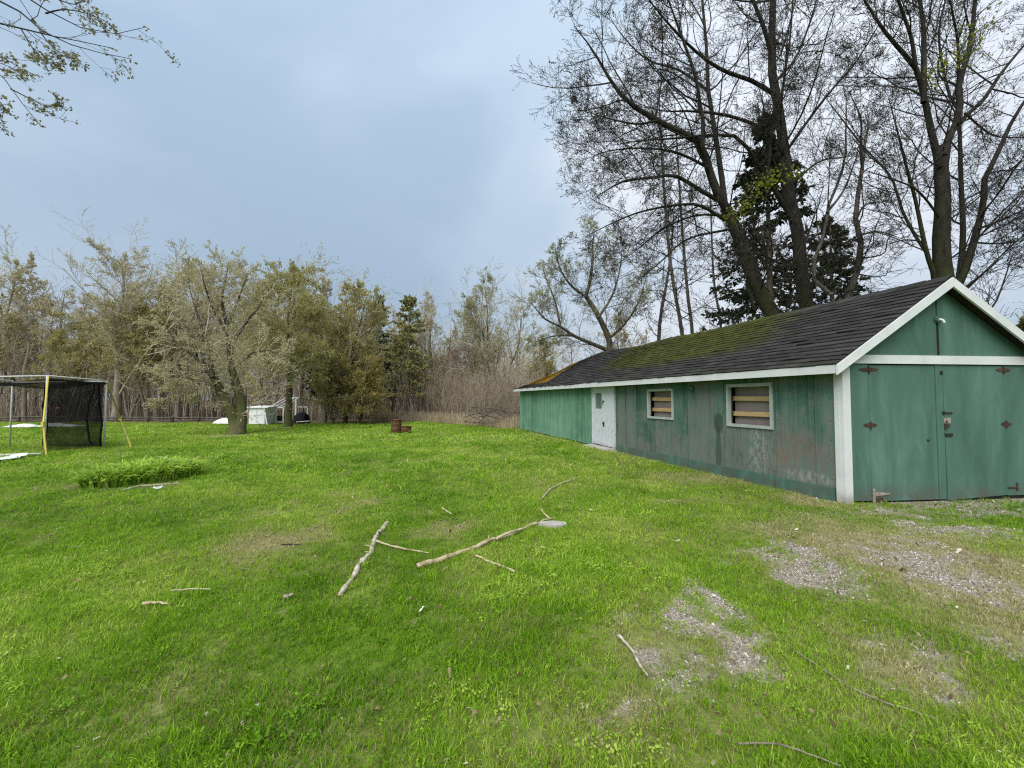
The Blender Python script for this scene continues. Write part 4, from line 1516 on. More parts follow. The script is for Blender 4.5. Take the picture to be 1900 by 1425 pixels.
leaf_spray("leaf_spray", [(1760, 130), (1730, 125), (1722, 150), (1718, 172)], 10.9, 110, .16, .06, "lime green leaf spray lower on the left stem of the multi-stemmed maple")

# --- grey crooked tree between the two
Yg = 13.2
baseg = np.array([at(1566, 580, Yg)[0], Yg, 0])
Tg = [(np.array([baseg] + list(pxl([(1566, 575), (1573, 550), (1593, 495), (1597, 436), (1587, 401), (1593, 354), (1600, 311), (1604, 271), (1612, 228)], Yg, rt, .4))), rpx(26, Yg), rpx(5, Yg)),
      (pxl([(1600, 311), (1597, 275), (1597, 220), (1575, 170)], Yg, rt, -.6), rpx(8, Yg), rpx(3, Yg)),
      (pxl([(1580, 540), (1540, 545), (1506, 507), (1530, 432), (1536, 385), (1557, 334), (1569, 287), (1569, 236), (1571, 189), (1561, 149)], Yg, rt, .7), rpx(13, Yg), rpx(3, Yg)),
      (pxl([(1534, 395), (1565, 354), (1585, 303), (1597, 267)], Yg + .2, rt, -.6), rpx(8, Yg), rpx(3, Yg)),
      (pxl([(1590, 405), (1605, 380), (1640, 375), (1660, 360)], Yg, rt, -.6), rpx(6, Yg), rpx(2, Yg)),
      (pxl([(1597, 436), (1630, 430), (1680, 445)], Yg, rt, .4), rpx(6, Yg), rpx(2, Yg)),
      (pxl([(1597, 480), (1640, 470), (1650, 440), (1690, 430)], Yg, rt, .4), rpx(5, Yg), rpx(2, Yg))]
make_tree("crooked_tree", baseg, Tg, [dict(n=6, t0=.3, ang=(30, 75), lr=(.2, .4), K=7, trop=.05, wob=.25, rr=.45, sides=5, lmax=2.2), dict(n=5, t0=.2, ang=(30, 70), lr=(.3, .55), K=6, trop=.05, wob=.28, rr=.55, sides=4, lmax=1.2), dict(n=4, t0=.2, ang=(30, 70), lr=(.3, .6), K=5, trop=.05, wob=.28, sides=3, lmax=.7)],
          MAT["bark_grey"], MAT["twig_dark"], None, rt, "slender crooked grey tree between the spruce and the multi-stemmed maple")


# --- conifers
def spruce(name, base, H, R0, nb, rng, needle, label, group=None, z0=.12, size=.16, droop=.25, per=9, dense=9, trunk=.16, shape=.9):
    base = np.asarray(base, float)
    root = empty(name, tuple(base))
    K = 6
    MB().tubes(np.array([[0, 0, H * t_] for t_ in np.linspace(0, 1, K)]), trunk * np.linspace(1, .12, K), 8).build("trunk", MAT["bark_far"], root, True)
    h = z0 + (1 - z0) * rng.random(nb) ** .85
    az_ = rng.uniform(0, 2 * np.pi, nb)
    L = R0 * ((1 - h) ** shape) * rng.uniform(.65, 1.15, nb) + .12
    KB = 6
    t_ = np.linspace(0, 1, KB)[None, :]
    rad = L[:, None] * t_
    z = H * h[:, None] + L[:, None] * (0.12 * t_ - droop * t_ ** 1.3 + droop * .45 * t_ ** 4)
    P = np.stack([rad * np.cos(az_)[:, None], rad * np.sin(az_)[:, None], z], -1)
    P[:, 1:] += rng.normal(size=P[:, 1:].shape) * .04
    mb = MB().tubes(P, np.maximum(L[:, None] * .013 * (1.1 - t_), .006), 3)
    C, Rr = grow(P, np.full((nb, KB), .01), per, rng, t0=.15, ang=(35, 70), lr=(.18, .4), K=4, trop=-.03, wob=.1, flat=.75, lmax=.9, grav=.25, rmin=.005)
    mb.tubes(C, Rr, 3)
    cr_ = mb.build("crown", MAT["bark_far"], root, True)
    A, D_ = tips(C, dense, rng, .05)
    nd = MB().leaves(A + rng.normal(size=A.shape) * .03, size, rng, 1.5, D_ + np.array([0, 0, -.25]))
    tag(nd.build("needles", needle, cr_), kind="stuff")
    tag(root, label, "tree", group)
    return root


rc = np.random.default_rng(77)
spruce("spruce_tree", (at(1430, 600, 18.5)[0], 18.5, 0), 14.6, 4.0, 165, rc, MAT["needle_dark"], "tall dark spruce standing behind the two mossy maple trunks", None, .05, .11, .42, 12, 14, .22, .8)
spruce("spruce_tree", (at(1545, 600, 19.5)[0], 19.5, 0), 10.5, 3.3, 95, rc, MAT["needle_dark"], "shorter dark spruce right of the tall one, behind the crooked grey tree", None, .05, .11, .42, 11, 12, .2, .8)
spruce("cedar_tree", (at(1905, 620, 15.0)[0], 15.0, 0), 4.6, 1.7, 120, rc, MAT["needle_olive"], "green cedar peeking out at the right edge beyond the roof", None, .05, .14, .1, 9, 6, .12, .5)
spruce("spruce_tree", (at(703, 770, 33)[0], 33, 0), 9.9, 2.0, 95, rc, MAT["needle_blue"], "narrow blue-green spruce at the middle of the far treeline", None, .1, .11, .25, 9, 12, .16, .8)
spruce("pine_tree", (at(757, 770, 32)[0], 32, 0), 9.6, 2.9, 110, rc, MAT["needle_olive"], "broad olive-green conifer just right of the narrow blue-green spruce", None, .15, .10, .1, 9, 14, .18, .6)
spruce("cedar_tree", (at(578, 786, 25.6)[0], 27.4, 0), 5.4, 1.6, 90, rc, MAT["needle_dark"], "low dark cedar beside the greenhouse frame", None, .32, .12, .12, 8, 9, .16, .7)

# --- slender straight trunks rising behind the roof
for (tr, wd, Yq, lab) in (([(1285, 640), (1267, 627), (1258, 574), (1249, 524), (1240, 452), (1232, 354), (1226, 255), (1222, 150)], 13, 21.0, "slender straight bare tree behind the roof, left of the slim pair"),
                          ([(1290, 640), (1285, 624), (1279, 574), (1273, 515), (1264, 400), (1258, 300), (1252, 190)], 12, 21.5, "slender straight bare tree behind the roof, right of the slim pair"),
                          ([(1342, 640), (1338, 609), (1329, 559), (1323, 500), (1320, 420), (1316, 330)], 9, 19.0, "thin bare sapling behind the roof just left of the leaning maple"),
                          ([(1218, 660), (1222, 640), (1226, 585), (1236, 530), (1245, 470), (1250, 400)], 15, 24.0, "short bare tree with pale trunk behind the roof, left of the slender pair")):
    bq = np.array([at(*tr[0], Yq)[0], Yq, 0])
    make_tree("slender_tree", bq, [(np.array([bq] + list(pxl(tr[1:], Yq, rt, .5))), rpx(wd, Yq), rpx(3, Yq))],
              [dict(n=26, t0=.3, ang=(40, 75), lr=(.12, .24), K=6, trop=.08, wob=.15, rr=.35, sides=4, lmax=2.4), dict(n=6, t0=.2, ang=(30, 60), lr=(.3, .55), K=5, trop=.06, wob=.18, sides=3), dict(n=5, t0=.2, ang=(30, 60), lr=(.3, .6), K=4, trop=.05, wob=.2, sides=3)],
              MAT["bark_grey"], MAT["twig_dark"], MAT["bud_dark"], rt, lab, "slender trees behind the shed roof", (1, .05, .4))

# --- pale-budding willow left of the shed roof
Yw = 24.5
bw = np.array([at(1128, 660, Yw)[0], Yw, 0])
WLV = [dict(n=13, t0=.12, ang=(25, 65), lr=(.28, .5), K=7, trop=.07, wob=.14, rr=.5, sides=4, lmax=3.4), dict(n=8, t0=.12, ang=(25, 58), lr=(.38, .7), K=5, trop=.06, wob=.14, sides=3), dict(n=7, t0=.1, ang=(22, 55), lr=(.42, .78), K=4, trop=.05, wob=.18, sides=1)]
Tw = [(np.array([bw] + list(pxl([(1131, 656), (1128, 624), (1105, 577), (1087, 550)], Yw, rt, .3))), rpx(24, Yw), rpx(13, Yw)),
      (pxl([(1128, 650), (1067, 624), (1040, 606), (1010, 591), (985, 560)], Yw, rt, -1.5), rpx(13, Yw), rpx(3, Yw)),
      (pxl([(1087, 550), (1095, 520), (1099, 490), (1100, 450), (1105, 420)], Yw, rt, .8), rpx(11, Yw), rpx(3, Yw)),
      (pxl([(1090, 553), (1060, 530), (1040, 500), (1030, 460)], Yw, rt, -1.0), rpx(9, Yw), rpx(3, Yw)),
      (pxl([(1040, 606), (1030, 560), (1015, 520), (1005, 490)], Yw - .5, rt, 1.0), rpx(7, Yw), rpx(2, Yw)),
      (pxl([(1110, 590), (1135, 550), (1150, 500), (1155, 450)], Yw, rt, 1.2), rpx(8, Yw), rpx(3, Yw)),
      (pxl([(1128, 630), (1160, 600), (1185, 560), (1200, 510)], Yw, rt, -1.2), rpx(8, Yw), rpx(3, Yw)),
      (pxl([(1060, 622), (1020, 625), (985, 640)], Yw - .4, rt, .6), rpx(6, Yw), rpx(2, Yw))]
MAT["twig_mid"] = simple("twig_mid", (0.10, 0.088, 0.068), (0.22, 0.19, 0.145), 0.6, 0.9, 0)
make_tree("willow_tree", bw, Tw, WLV, MAT["bark_willow"], MAT["twig_mid"], MAT["bud_pale"], rt, "forked willow with pale green buds behind the far end of the shed roof", None, (4, .042, .0))


# --- generic broadleaf builder for the treeline
def broadleaf(name, base, H, spread, rng, bark, twig, leafm, label, group=None, nl=11, t0=.28, leaf=(2, .1, .1), trunk=.02, lean=(0, 0), stems=1, lv=(7, 6, 5), up=.09, ang=(28, 58), min_r=.008, wob=.14, limb_parts=False):
    base = np.asarray(base, float)
    limbs = []
    for s_ in range(stems):
        a_ = rng.uniform(0, 6.28)
        d_ = np.array([math.cos(a_), math.sin(a_), 0]) * (0 if stems == 1 else rng.uniform(.10, .24) * H)
        hh = H * rng.uniform(.8, 1.0) if s_ else H
        pts = [base + np.array([lean[0] * t_ * hh, lean[1] * t_ * hh, 0]) + d_ * t_ ** .8 + np.array([*(rng.normal(size=2) * .018 * H * t_), hh * t_]) for t_ in (0, .2, .4, .6, .8, .95)]
        limbs.append((np.array(pts), trunk * H / (1 if stems == 1 else stems ** .4), .012))
    lim0 = np.stack([resample(p_, 14) for p_, _, _ in limbs])
    lr0 = np.stack([np.linspace(1, 0, 14) ** .8 * (a_ - b_) + b_ for _, a_, b_ in limbs])
    rel = spread / H
    C, Rr = grow(lim0, lr0, nl, rng, t0=t0, t1=.97, ang=ang, lr=(rel * .8, rel * 1.25), K=9, trop=up, wob=wob * .7, rr=.5, tfall=.55, zmin=.12)
    for k in range(len(C)):
        limbs.append((C[k], Rr[k, 0], max(Rr[k, -1], .008)))
    LV = [dict(n=lv[0], t0=.12, ang=(22, 55), lr=(.36, .68), K=5, trop=.07, wob=wob, rr=.5, sides=3), dict(n=lv[1], t0=.12, ang=(22, 52), lr=(.40, .72), K=4, trop=.06, wob=wob, sides=1), dict(n=lv[2], t0=.1, ang=(22, 55), lr=(.42, .8), K=3, trop=.05, wob=wob, sides=1)]
    root, _ = make_tree(name, base, limbs, LV, bark, twig, leafm, rng, label, group, leaf, 8, limb_parts, min_r)
    return root


# the old tree on the lawn
Yo = 18.8
bo = gnd(437, 806)
To = [(np.array([bo] + list(pxl([(438, 790), (431, 765), (416, 738), (402, 710), (390, 690), (378, 665)], Yo, rt, -.5))), .30, .07),
      (np.array([bo + np.array([.12, .05, -.05])] + list(pxl([(446, 788), (448, 765), (445, 735), (432, 690), (424, 640), (420, 600)], Yo, rt, .5))), .27, .08),
      (pxl([(424, 640), (445, 615), (462, 590), (480, 570), (492, 545)], Yo + .3, rt, .6), .10, .03),
      (pxl([(392, 695), (360, 660), (330, 640), (305, 600)], Yo - .8, rt, -.5), .09, .02),
      (pxl([(395, 700), (385, 640), (365, 580), (350, 530)], Yo - .8, rt, .8), .10, .02),
      (pxl([(420, 600), (412, 560), (418, 520), (425, 485)], Yo + .5, rt, .4), .08, .02),
      (pxl([(422, 620), (395, 570), (380, 530), (372, 495)], Yo + .4, rt, -.8), .07, .02),
      (pxl([(436, 680), (470, 655), (500, 650), (520, 660)], Yo, rt, -.6), .07, .02),
      (pxl([(420, 610), (440, 560), (455, 520), (462, 500)], Yo + .4, rt, 1.0), .07, .02),
      (pxl([(400, 715), (370, 705), (340, 700), (310, 690)], Yo - .7, rt, .6), .07, .02),
      (pxl([(385, 690), (350, 690), (325, 715), (315, 745)], Yo - .8, rt, .2), .05, .02)]
make_tree("old_lawn_tree", bo, To, [dict(n=10, t0=.18, ang=(25, 70), lr=(.35, .65), K=7, trop=.05, wob=.15, rr=.45, sides=4, lmax=2.6), dict(n=7, t0=.12, ang=(25, 60), lr=(.4, .7), K=5, trop=.04, wob=.16, sides=3), dict(n=7, t0=.1, ang=(22, 60), lr=(.42, .75), K=4, trop=.02, wob=.17, sides=1)],
          MAT["bark_willow"], MAT["twig_far"], MAT["bud_tan"], rt, "old thick-trunked spreading tree standing on the lawn left of the white panels", None, (6, .042, .0), 12)

rb = np.random.default_rng(303)
b_ = gnd(535, 792)
broadleaf("olive_tree", b_, 9.2, 3.3, rb, MAT["bark_willow"], MAT["twig_far"], MAT["leaf_olive_green"], "dense olive-green cone-shaped tree in front of the greenhouse frame", None, 34, .25, (4, .055, .0), .022, (0, 0), 1, (9, 7, 4), .02, (45, 80))
broadleaf("olive_tree", (at(640, 780, 27.5)[0], 27.5, 0), 8.9, 3.2, rb, MAT["bark_willow"], MAT["twig_far"], MAT["leaf_olive"], "olive-leaved tree with pale bare top right of the dense olive cone", None, 18, .18, (4, .052, .0), .02, (0, 0), 2, (7, 6, 5), .05)
broadleaf("weeping_shrub", (at(668, 780, 26.3)[0], 26.3, 0), 4.4, 1.9, rb, MAT["bark_willow"], MAT["twig_far"], MAT["leaf_yellow"], "yellow-olive weeping shrub at the lawn edge left of the narrow spruce", None, 8, .05, (5, .042, .0), .018, (0, 0), 5, (6, 6, 5), -.04)
broadleaf("weeping_shrub", (at(618, 780, 25.8)[0], 25.8, 0), 3.6, 1.8, rb, MAT["bark_willow"], MAT["twig_brown"], MAT["leaf_olive"], "low olive shrub at the lawn edge right of the dark cedar", None, 8, .05, (4, .042, .0), .018, (0, 0), 5, (6, 6, 4), -.03)
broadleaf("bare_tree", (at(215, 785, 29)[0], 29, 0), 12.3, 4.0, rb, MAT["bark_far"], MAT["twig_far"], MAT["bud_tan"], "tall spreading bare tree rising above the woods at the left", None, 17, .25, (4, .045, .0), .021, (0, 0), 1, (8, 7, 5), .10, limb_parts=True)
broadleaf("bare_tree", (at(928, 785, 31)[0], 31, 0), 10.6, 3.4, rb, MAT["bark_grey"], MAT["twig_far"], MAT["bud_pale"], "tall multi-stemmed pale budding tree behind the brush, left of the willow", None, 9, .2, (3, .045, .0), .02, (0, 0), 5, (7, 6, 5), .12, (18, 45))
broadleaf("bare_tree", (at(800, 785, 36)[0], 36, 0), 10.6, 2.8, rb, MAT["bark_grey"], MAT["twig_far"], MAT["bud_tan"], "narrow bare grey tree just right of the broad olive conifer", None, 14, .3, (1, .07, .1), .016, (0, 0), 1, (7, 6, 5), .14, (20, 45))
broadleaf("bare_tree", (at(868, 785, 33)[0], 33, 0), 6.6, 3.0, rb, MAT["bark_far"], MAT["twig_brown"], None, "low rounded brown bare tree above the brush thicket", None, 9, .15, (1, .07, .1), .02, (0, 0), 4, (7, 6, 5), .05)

# woodland behind: a few kinds, each copied with its own turn and size
protos = []
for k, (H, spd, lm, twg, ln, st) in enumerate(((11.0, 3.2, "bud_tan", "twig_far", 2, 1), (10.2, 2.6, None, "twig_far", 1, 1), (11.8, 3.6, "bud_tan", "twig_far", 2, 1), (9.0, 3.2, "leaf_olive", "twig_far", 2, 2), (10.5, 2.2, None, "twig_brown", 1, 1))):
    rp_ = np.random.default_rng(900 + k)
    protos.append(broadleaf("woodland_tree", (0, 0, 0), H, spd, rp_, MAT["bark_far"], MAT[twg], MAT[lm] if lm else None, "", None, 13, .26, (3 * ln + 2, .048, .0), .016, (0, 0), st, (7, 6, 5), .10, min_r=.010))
spots = []
rw = random.Random(12)
for px, Yt, kd, sc_ in ((20, 33, 2, 1.05), (65, 35, 0, 1.0), (110, 34, 1, 1.12), (150, 37, 4, 1.1), (180, 34, 3, .95), (258, 33, 0, 1.0), (275, 30, 3, .95), (300, 36, 2, 1.05), (330, 31, 0, 1.05), (365, 35, 2, 1.12), (400, 38, 1, 1.1), (455, 34, 2, 1.0), (485, 31, 0, .95), (515, 36, 1, 1.0),
                        (560, 33, 2, .95), (600, 31, 0, .9), (625, 37, 1, .95), (690, 38, 0, .9), (730, 37, 1, .95), (780, 41, 4, .95), (660, 33, 3, .8), (610, 34, 3, 1.0), (500, 29, 3, .9), (740, 35, 3, .85), (345, 33.5, 3, 1.1), (240, 31, 3, .95), (835, 36, 2, .62), (880, 37, 1, .7), (-40, 34, 0, 1.1), (-100, 33, 2, 1.0), (-20, 31, 3, .9), (45, 30, 4, .85), (135, 31, 3, .8), (90, 39, 1, 1.1), (230, 40, 4, 1.15), (345, 41, 1, 1.15), (430, 42, 4, 1.1), (540, 41, 4, 1.0), (830, 42, 1, .75), (900, 40, 4, .8), (960, 38, 1, .8), (1000, 36, 3, .75), (1060, 38, 1, .8), (1150, 36, 0, .8), (1200, 33, 1, .75), (1300, 34, 4, .8), (1380, 32, 1, .75), (1620, 26, 1, .6), (1700, 27, 4, .6), (1870, 24, 1, .55)):
    spots.append((at(px, 740, Yt)[0], Yt, kd, sc_))
seen = set()
cnt = {}
spots.sort(key=lambda q: q[0] / q[1])
KINDW = ["tan-budding tree", "brown bare tree", "broad tan-budding tree", "olive-leafed twin-stemmed tree", "narrow brown bare tree"]
ORD = ["first", "second", "third", "fourth", "fifth", "sixth", "seventh", "eighth", "ninth", "tenth", "eleventh", "twelfth", "thirteenth", "fourteenth", "fifteenth", "sixteenth", "seventeenth", "eighteenth"]
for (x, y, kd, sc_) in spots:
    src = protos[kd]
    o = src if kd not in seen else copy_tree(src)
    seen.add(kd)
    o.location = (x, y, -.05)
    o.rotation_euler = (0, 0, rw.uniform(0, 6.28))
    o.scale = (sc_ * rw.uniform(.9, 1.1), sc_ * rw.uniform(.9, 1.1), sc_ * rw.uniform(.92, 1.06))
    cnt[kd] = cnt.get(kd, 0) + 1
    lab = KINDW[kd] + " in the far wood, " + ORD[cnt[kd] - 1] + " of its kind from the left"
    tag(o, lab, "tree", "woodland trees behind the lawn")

# understory: thin saplings and brush that read as one mass
def brush(name, n_, box_fn, hmin, hmax, lean, rng, mat, label, r0=.012, kids=4, leafm=None, sides=3):
    base = np.array([box_fn() for _ in range(n_)])
    L = rng.uniform(hmin, hmax, n_)
    K = 6
    d = unit(np.stack([rng.normal(size=n_) * lean, rng.normal(size=n_) * lean, np.ones(n_)], 1))
    pts = [base]
    for k in range(K - 1):
        pts.append(pts[-1] + d * (L / (K - 1))[:, None])
        d = unit(d + rng.normal(size=d.shape) * .10)
    P = np.stack(pts, 1)
    Rr = np.maximum(r0 * (L / hmax)[:, None] * np.linspace(1, .3, K)[None, :], .004)
    mb = MB().tubes(P, Rr, sides)
    C, CR = grow(P, Rr, kids, rng, t0=.25, ang=(15, 45), lr=(.2, .45), K=4, trop=.08, wob=.14, rmin=.004)
    mb.tubes(C, CR, 1)
    C2, CR2 = grow(C, CR, 2, rng, t0=.3, ang=(20, 50), lr=(.3, .6), K=3, trop=.08, wob=.14, rmin=.004)
    mb.tubes(C2, CR2, 1)
    o = mb.build(name, mat, None, True)
    tag(o, label, None, None, "stuff")
    return o


rr_ = np.random.default_rng(55)


def wood_floor():
    x_ = rr_.uniform(-50, -6)
    y_ = max(lawn_edge(x_), 28) + rr_.uniform(.6, 18)
    return (x_, y_, 0)


brush("woodland_understory", 1500, wood_floor, 2.2, 5.5, .12, rr_, MAT["twig_brown"], "grey-brown bare saplings filling the wood behind the lawn", .035, 5)


def wood_deep():
    x_ = rr_.uniform(-75, 4)
    y_ = rr_.uniform(38, 56)
    return (x_, y_, 0)


brush("far_woodland", 2200, wood_deep, 4.0, 9.0, .10, rr_, MAT["twig_far"], "hazy grey-brown mass of bare woodland far behind the lawn", .06, 5, None, 1)


def thicket():
    px_ = rr_.uniform(772, 985)
    x_ = at(px_, 740, 1)[0]
    yl = np.interp(px_, [772, 800, 860, 950, 985], [31.0, 29.6, 26.0, 22.6, 23.2])
    y_ = yl + rr_.uniform(.4, 6.5)
    return (x_ * y_, y_, 0)


brush("brush_thicket", 1100, thicket, 1.6, 4.0, .22, rr_, MAT["twig_brown"], "reddish-brown bare brush thicket growing left of the shed's far end", .018, 6)


def reeds_fn():
    px_ = rr_.uniform(690, 972)
    x_ = at(px_, 740, 1)[0]
    yl = np.interp(px_, [690, 760, 800, 860, 950, 972], [29.5, 29.5, 28.6, 25.2, 22.0, 22.4])
    y_ = yl + abs(rr_.normal()) * .9
    return (x_ * y_, y_, 0)


MAT["dry_straw"] = simple("dry_straw", (0.26, 0.20, 0.12), (0.48, 0.40, 0.27), 2, .9, 0)
nr = 2600
base = np.array([reeds_fn() for _ in range(nr)])
h_ = rr_.uniform(.25, .8, nr)
dr_ = rr_.normal(size=(nr, 2)) * .25
tp = base + np.stack([dr_[:, 0] * h_, dr_[:, 1] * h_, h_], 1)
md = (base + tp) / 2 + np.array([0, 0, .04])
tag(MB().tubes(np.stack([base, md, tp], 1), np.tile(np.array([.009, .007, .003]), (nr, 1)), 3).build("dry_reeds", MAT["dry_straw"], None),
    "pale dry grass and reed stalks along the edge of the brush", None, None, "stuff")

# branch pile in the brush by the shed
pile = empty("branch_pile", tuple(gnd(900, 792)))
tag(pile, "heap of cut grey branches lying in the brush near the shed's far corner", "branch pile")
for k in range(26):
    xa_ = rr_.uniform(858, 935)
    a_ = at(xa_, rr_.uniform(752, 788), 23.8 + rr_.uniform(-.8, .8))
    c_ = at(xa_ + rr_.uniform(20, 60), rr_.uniform(758, 788), 23.2 + rr_.uniform(-.8, .6))
    a_[2], c_[2] = max(a_[2], .05), max(c_[2], .05)
    P = resample(np.array([a_, (a_ + c_) / 2 + rr_.normal(size=3) * .12, c_]), 6) - np.array(pile.location)
    MB().tubes(P, np.linspace(.030, .012, 6), 6, True).build("branch", MAT["bark_grey"], pile, True)

# ---------------------------------------------------------------- overhanging branches of a maple standing left of the view
Yb = 5.2
rl = np.random.default_rng(66)
mroot_base = np.array([-9.6, 5.4, 0.0])
fork = np.array([-9.5, 5.4, 6.1])
def ob(pts, d=0.0):
    return np.array([at(x_, y_, Yb + d * i / (len(pts) - 1)) for i, (x_, y_) in enumerate(pts)])
LB = [(np.array([mroot_base, [-9.7, 5.4, 2.5], [-9.55, 5.4, 4.6], [-9.5, 5.4, 7.0], [-9.3, 5.5, 10.0]]), .30, .10),
      (np.vstack([[fork + np.array([0, 0, -.6])], ob([(-230, 5), (-110, 22), (0, 43), (53, 56), (126, 73), (189, 83), (211, 90)], .3)]), .07, .005),
      (np.vstack([[fork], ob([(-240, -90), (-110, -50), (0, 2), (42, 25), (84, 61), (135, 84), (190, 99), (217, 101), (242, 109)], -.3)]), .06, .004),
      (np.vstack([[fork + np.array([0, 0, .5])], ob([(-180, -150), (-50, -70), (57, 0), (101, 27), (152, 52), (200, 62), (242, 61), (272, 50)], .5)]), .06, .004),
      (np.vstack([[fork + np.array([0, 0, -1.2])], ob([(-240, 40), (-120, 70), (0, 105), (32, 122), (55, 139), (74, 143)], -.2)]), .05, .004),
      (np.vstack([[fork + np.array([0, 0, -1.5])], ob([(-240, 50), (-110, 80), (0, 139), (21, 166), (38, 185), (53, 217), (78, 236)], .2)]), .05, .004),
      (ob([(20, 165), (60, 185), (84, 196), (105, 196)], .2), .012, .004),
      (ob([(84, 25), (115, 18), (150, 22), (190, 36), (205, 45)], .2), .014, .004),
      (ob([(60, -30), (100, -5), (140, 8), (160, -10)], .3), .015, .005),
      (ob([(40, 55), (58, 85), (72, 105), (88, 118)], .1), .010, .004),
      (ob([(75, 60), (95, 85), (120, 105), (138, 110)], .1), .010, .004),
      (ob([(-60, 90), (-20, 110), (8, 120), (30, 130)], .2), .012, .004),
      (ob([(-60, 150), (-20, 175), (5, 195), (3, 225)], .2), .012, .004)]
mr = empty("overhanging_maple", tuple(mroot_base))
K0 = 14
LPb = np.stack([resample(p_, K0) for p_, _, _ in LB]) - mroot_base
LRb = np.stack([np.linspace(1, 0, K0) ** 1.5 * (a_ * (.75 if q_ else 1) - b_ * .8) + b_ * .8 for q_, (_, a_, b_) in enumerate(LB)])
MB().tubes(LPb[:1], LRb[:1], 12).build("trunk", MAT["bark_maple"], mr, True)
for i in range(1, len(LB)):
    MB().tubes(LPb[i:i + 1], LRb[i:i + 1], 7).build("branch", MAT["twig_dark"], mr, True)
C1, R1 = grow(LPb[1:], LRb[1:], 9, rl, t0=.35, ang=(25, 55), lr=(.05, .16), K=5, trop=.02, wob=.16, rr=.5, rmin=.003, tfall=.3, lmin=.15, lmax=.6)
C2, R2 = grow(C1, R1, 2, rl, t0=.3, ang=(30, 60), lr=(.3, .6), K=4, trop=.02, wob=.2, rr=.7, rmin=.0025, lmin=.06, lmax=.3)
twb = MB().tubes(C1, R1, 4).tubes(C2, R2, 3).build("twigs", MAT["twig_dark"], mr, True)
tipsP = np.concatenate([C1[:, -1], C2[:, -1], C1[:, 3], LPb[1:, -1]])
n_l = 6
cen = np.repeat(tipsP, n_l, axis=0) + rl.normal(size=(len(tipsP) * n_l, 3)) * .016
dirs = rl.normal(size=cen.shape) + np.array([0.3, 0, -.5])
MB().leaves(cen, .022, rl, 1.6, dirs, .12).build("leaves", MAT["leaf_maple"], twb)
tag(mr, "maple at the left edge whose budding branches hang into the upper left sky", "tree")

# ---------------------------------------------------------------- netting cage
def mat_net(name, dens):
    m = M(name, 0.9, 0.1)
    m.color((0.012, 0.012, 0.014))
    tr = m.n("ShaderNodeBsdfTransparent")
    mx = m.n("ShaderNodeMixShader")
    f = m.noise(m.pos(), 3.0, 3, .5)
    k = m.mrange(f, .3, .7, dens - .07, dens + .07)
    m.l(k, mx.inputs[0])
    m.l(tr.outputs[0], mx.inputs[1])
    m.l(m.b.outputs[0], mx.inputs[2])
    m.l(mx.outputs[0], m.out.inputs["Surface"])
    return m.m


MAT["net"] = mat_net("black_netting", 0.64)
MAT["net_roof"] = mat_net("black_netting_roof", 0.72)
MAT["galv"] = simple("galvanised_tube", (0.45, 0.45, 0.44), (0.62, 0.62, 0.60), 8, .45, .05)
MAT["yellow_strap"] = simple("yellow_strap", (0.50, 0.40, 0.06), (0.66, 0.55, 0.12), 8, .7, .1)
MAT["black_cloth"] = simple("black_binding", (0.006, 0.006, 0.008), (0.016, 0.016, 0.02), 8, .9, .1)
MAT["white_sheet"] = simple("white_plastic_sheet", (0.62, 0.62, 0.62), (0.80, 0.80, 0.79), 2, .5, .3)

cage = empty("netting_cage", tuple(gnd(80, 843)))
cb = np.array(cage.location)
tag(cage, "black netting sports cage on a pale tube frame at the left edge of the lawn", "netting cage")
A_ = np.array([-13.52, 11.9, 0])       # near right post
B_ = np.array([-13.48, 13.6, 0])       # far right post
W_ = np.array([-3.3, 0.15, 0])         # the cage runs out of the picture to the left
hA, hB = 2.27, 2.20
def tube(name, a, b, r, mat, par=cage):
    MB().tubes(np.array([a, (np.array(a) + np.array(b)) / 2, b]) - cb, np.full(3, r), 8, True).build(name, mat, par, True)
up = np.array([0, 0, 1.0])
tube("post", A_, A_ + up * hA, .024, MAT["galv"])
tube("post", B_, B_ + up * hB, .024, MAT["galv"])
tube("post", A_ + W_, A_ + W_ + up * hA, .024, MAT["galv"])
tube("post", B_ + W_, B_ + W_ + up * hB, .024, MAT["galv"])
tube("top_rail", A_ + up * hA, B_ + up * hB, .022, MAT["galv"])
tube("top_rail", A_ + W_ + up * hA, B_ + W_ + up * hB, .022, MAT["galv"])
tube("top_rail", A_ + up * hA, A_ + W_ + up * (hA - .05), .022, MAT["galv"])
tube("top_rail", B_ + up * (hB - .02), B_ + W_ + up * (hB - .05), .022, MAT["galv"])
rk = np.random.default_rng(8)
def net(name, p00, p10, p01, p11, sag_, mat, nx=14, ny=10, nrm=(0, 1, 0)):
    u_, v_ = np.meshgrid(np.linspace(0, 1, nx), np.linspace(0, 1, ny), indexing="ij")
    P = (p00 * ((1 - u_) * (1 - v_))[..., None] + p10 * (u_ * (1 - v_))[..., None] + p01 * ((1 - u_) * v_)[..., None] + p11 * (u_ * v_)[..., None])
    P = P - cb + np.array(nrm) * (sag_ * np.sin(np.pi * v_) * (.6 + .4 * np.sin(u_ * 9)))[..., None]
    P[..., 2] -= .03 * np.abs(np.sin(u_ * np.pi * 4)) * v_
    MB().grid(P).build(name, mat, cage, True)
bk = np.array([0, -.06, 0])
net("side_net", B_ + bk + up * .03, A_ + up * .06 + np.array([-.05, .12, 0]), B_ + bk + up * (hB - .05), A_ + up * (hA - .06) + np.array([-.03, .06, 0]), .06, MAT["net"], nrm=(-1, 0, 0))
net("back_net", B_ + W_ * .62 + bk + up * .04, B_ + bk + up * .03, B_ + W_ * .62 + bk + up * (hB - .09), B_ + bk + up * (hB - .06), -.12, MAT["net"])
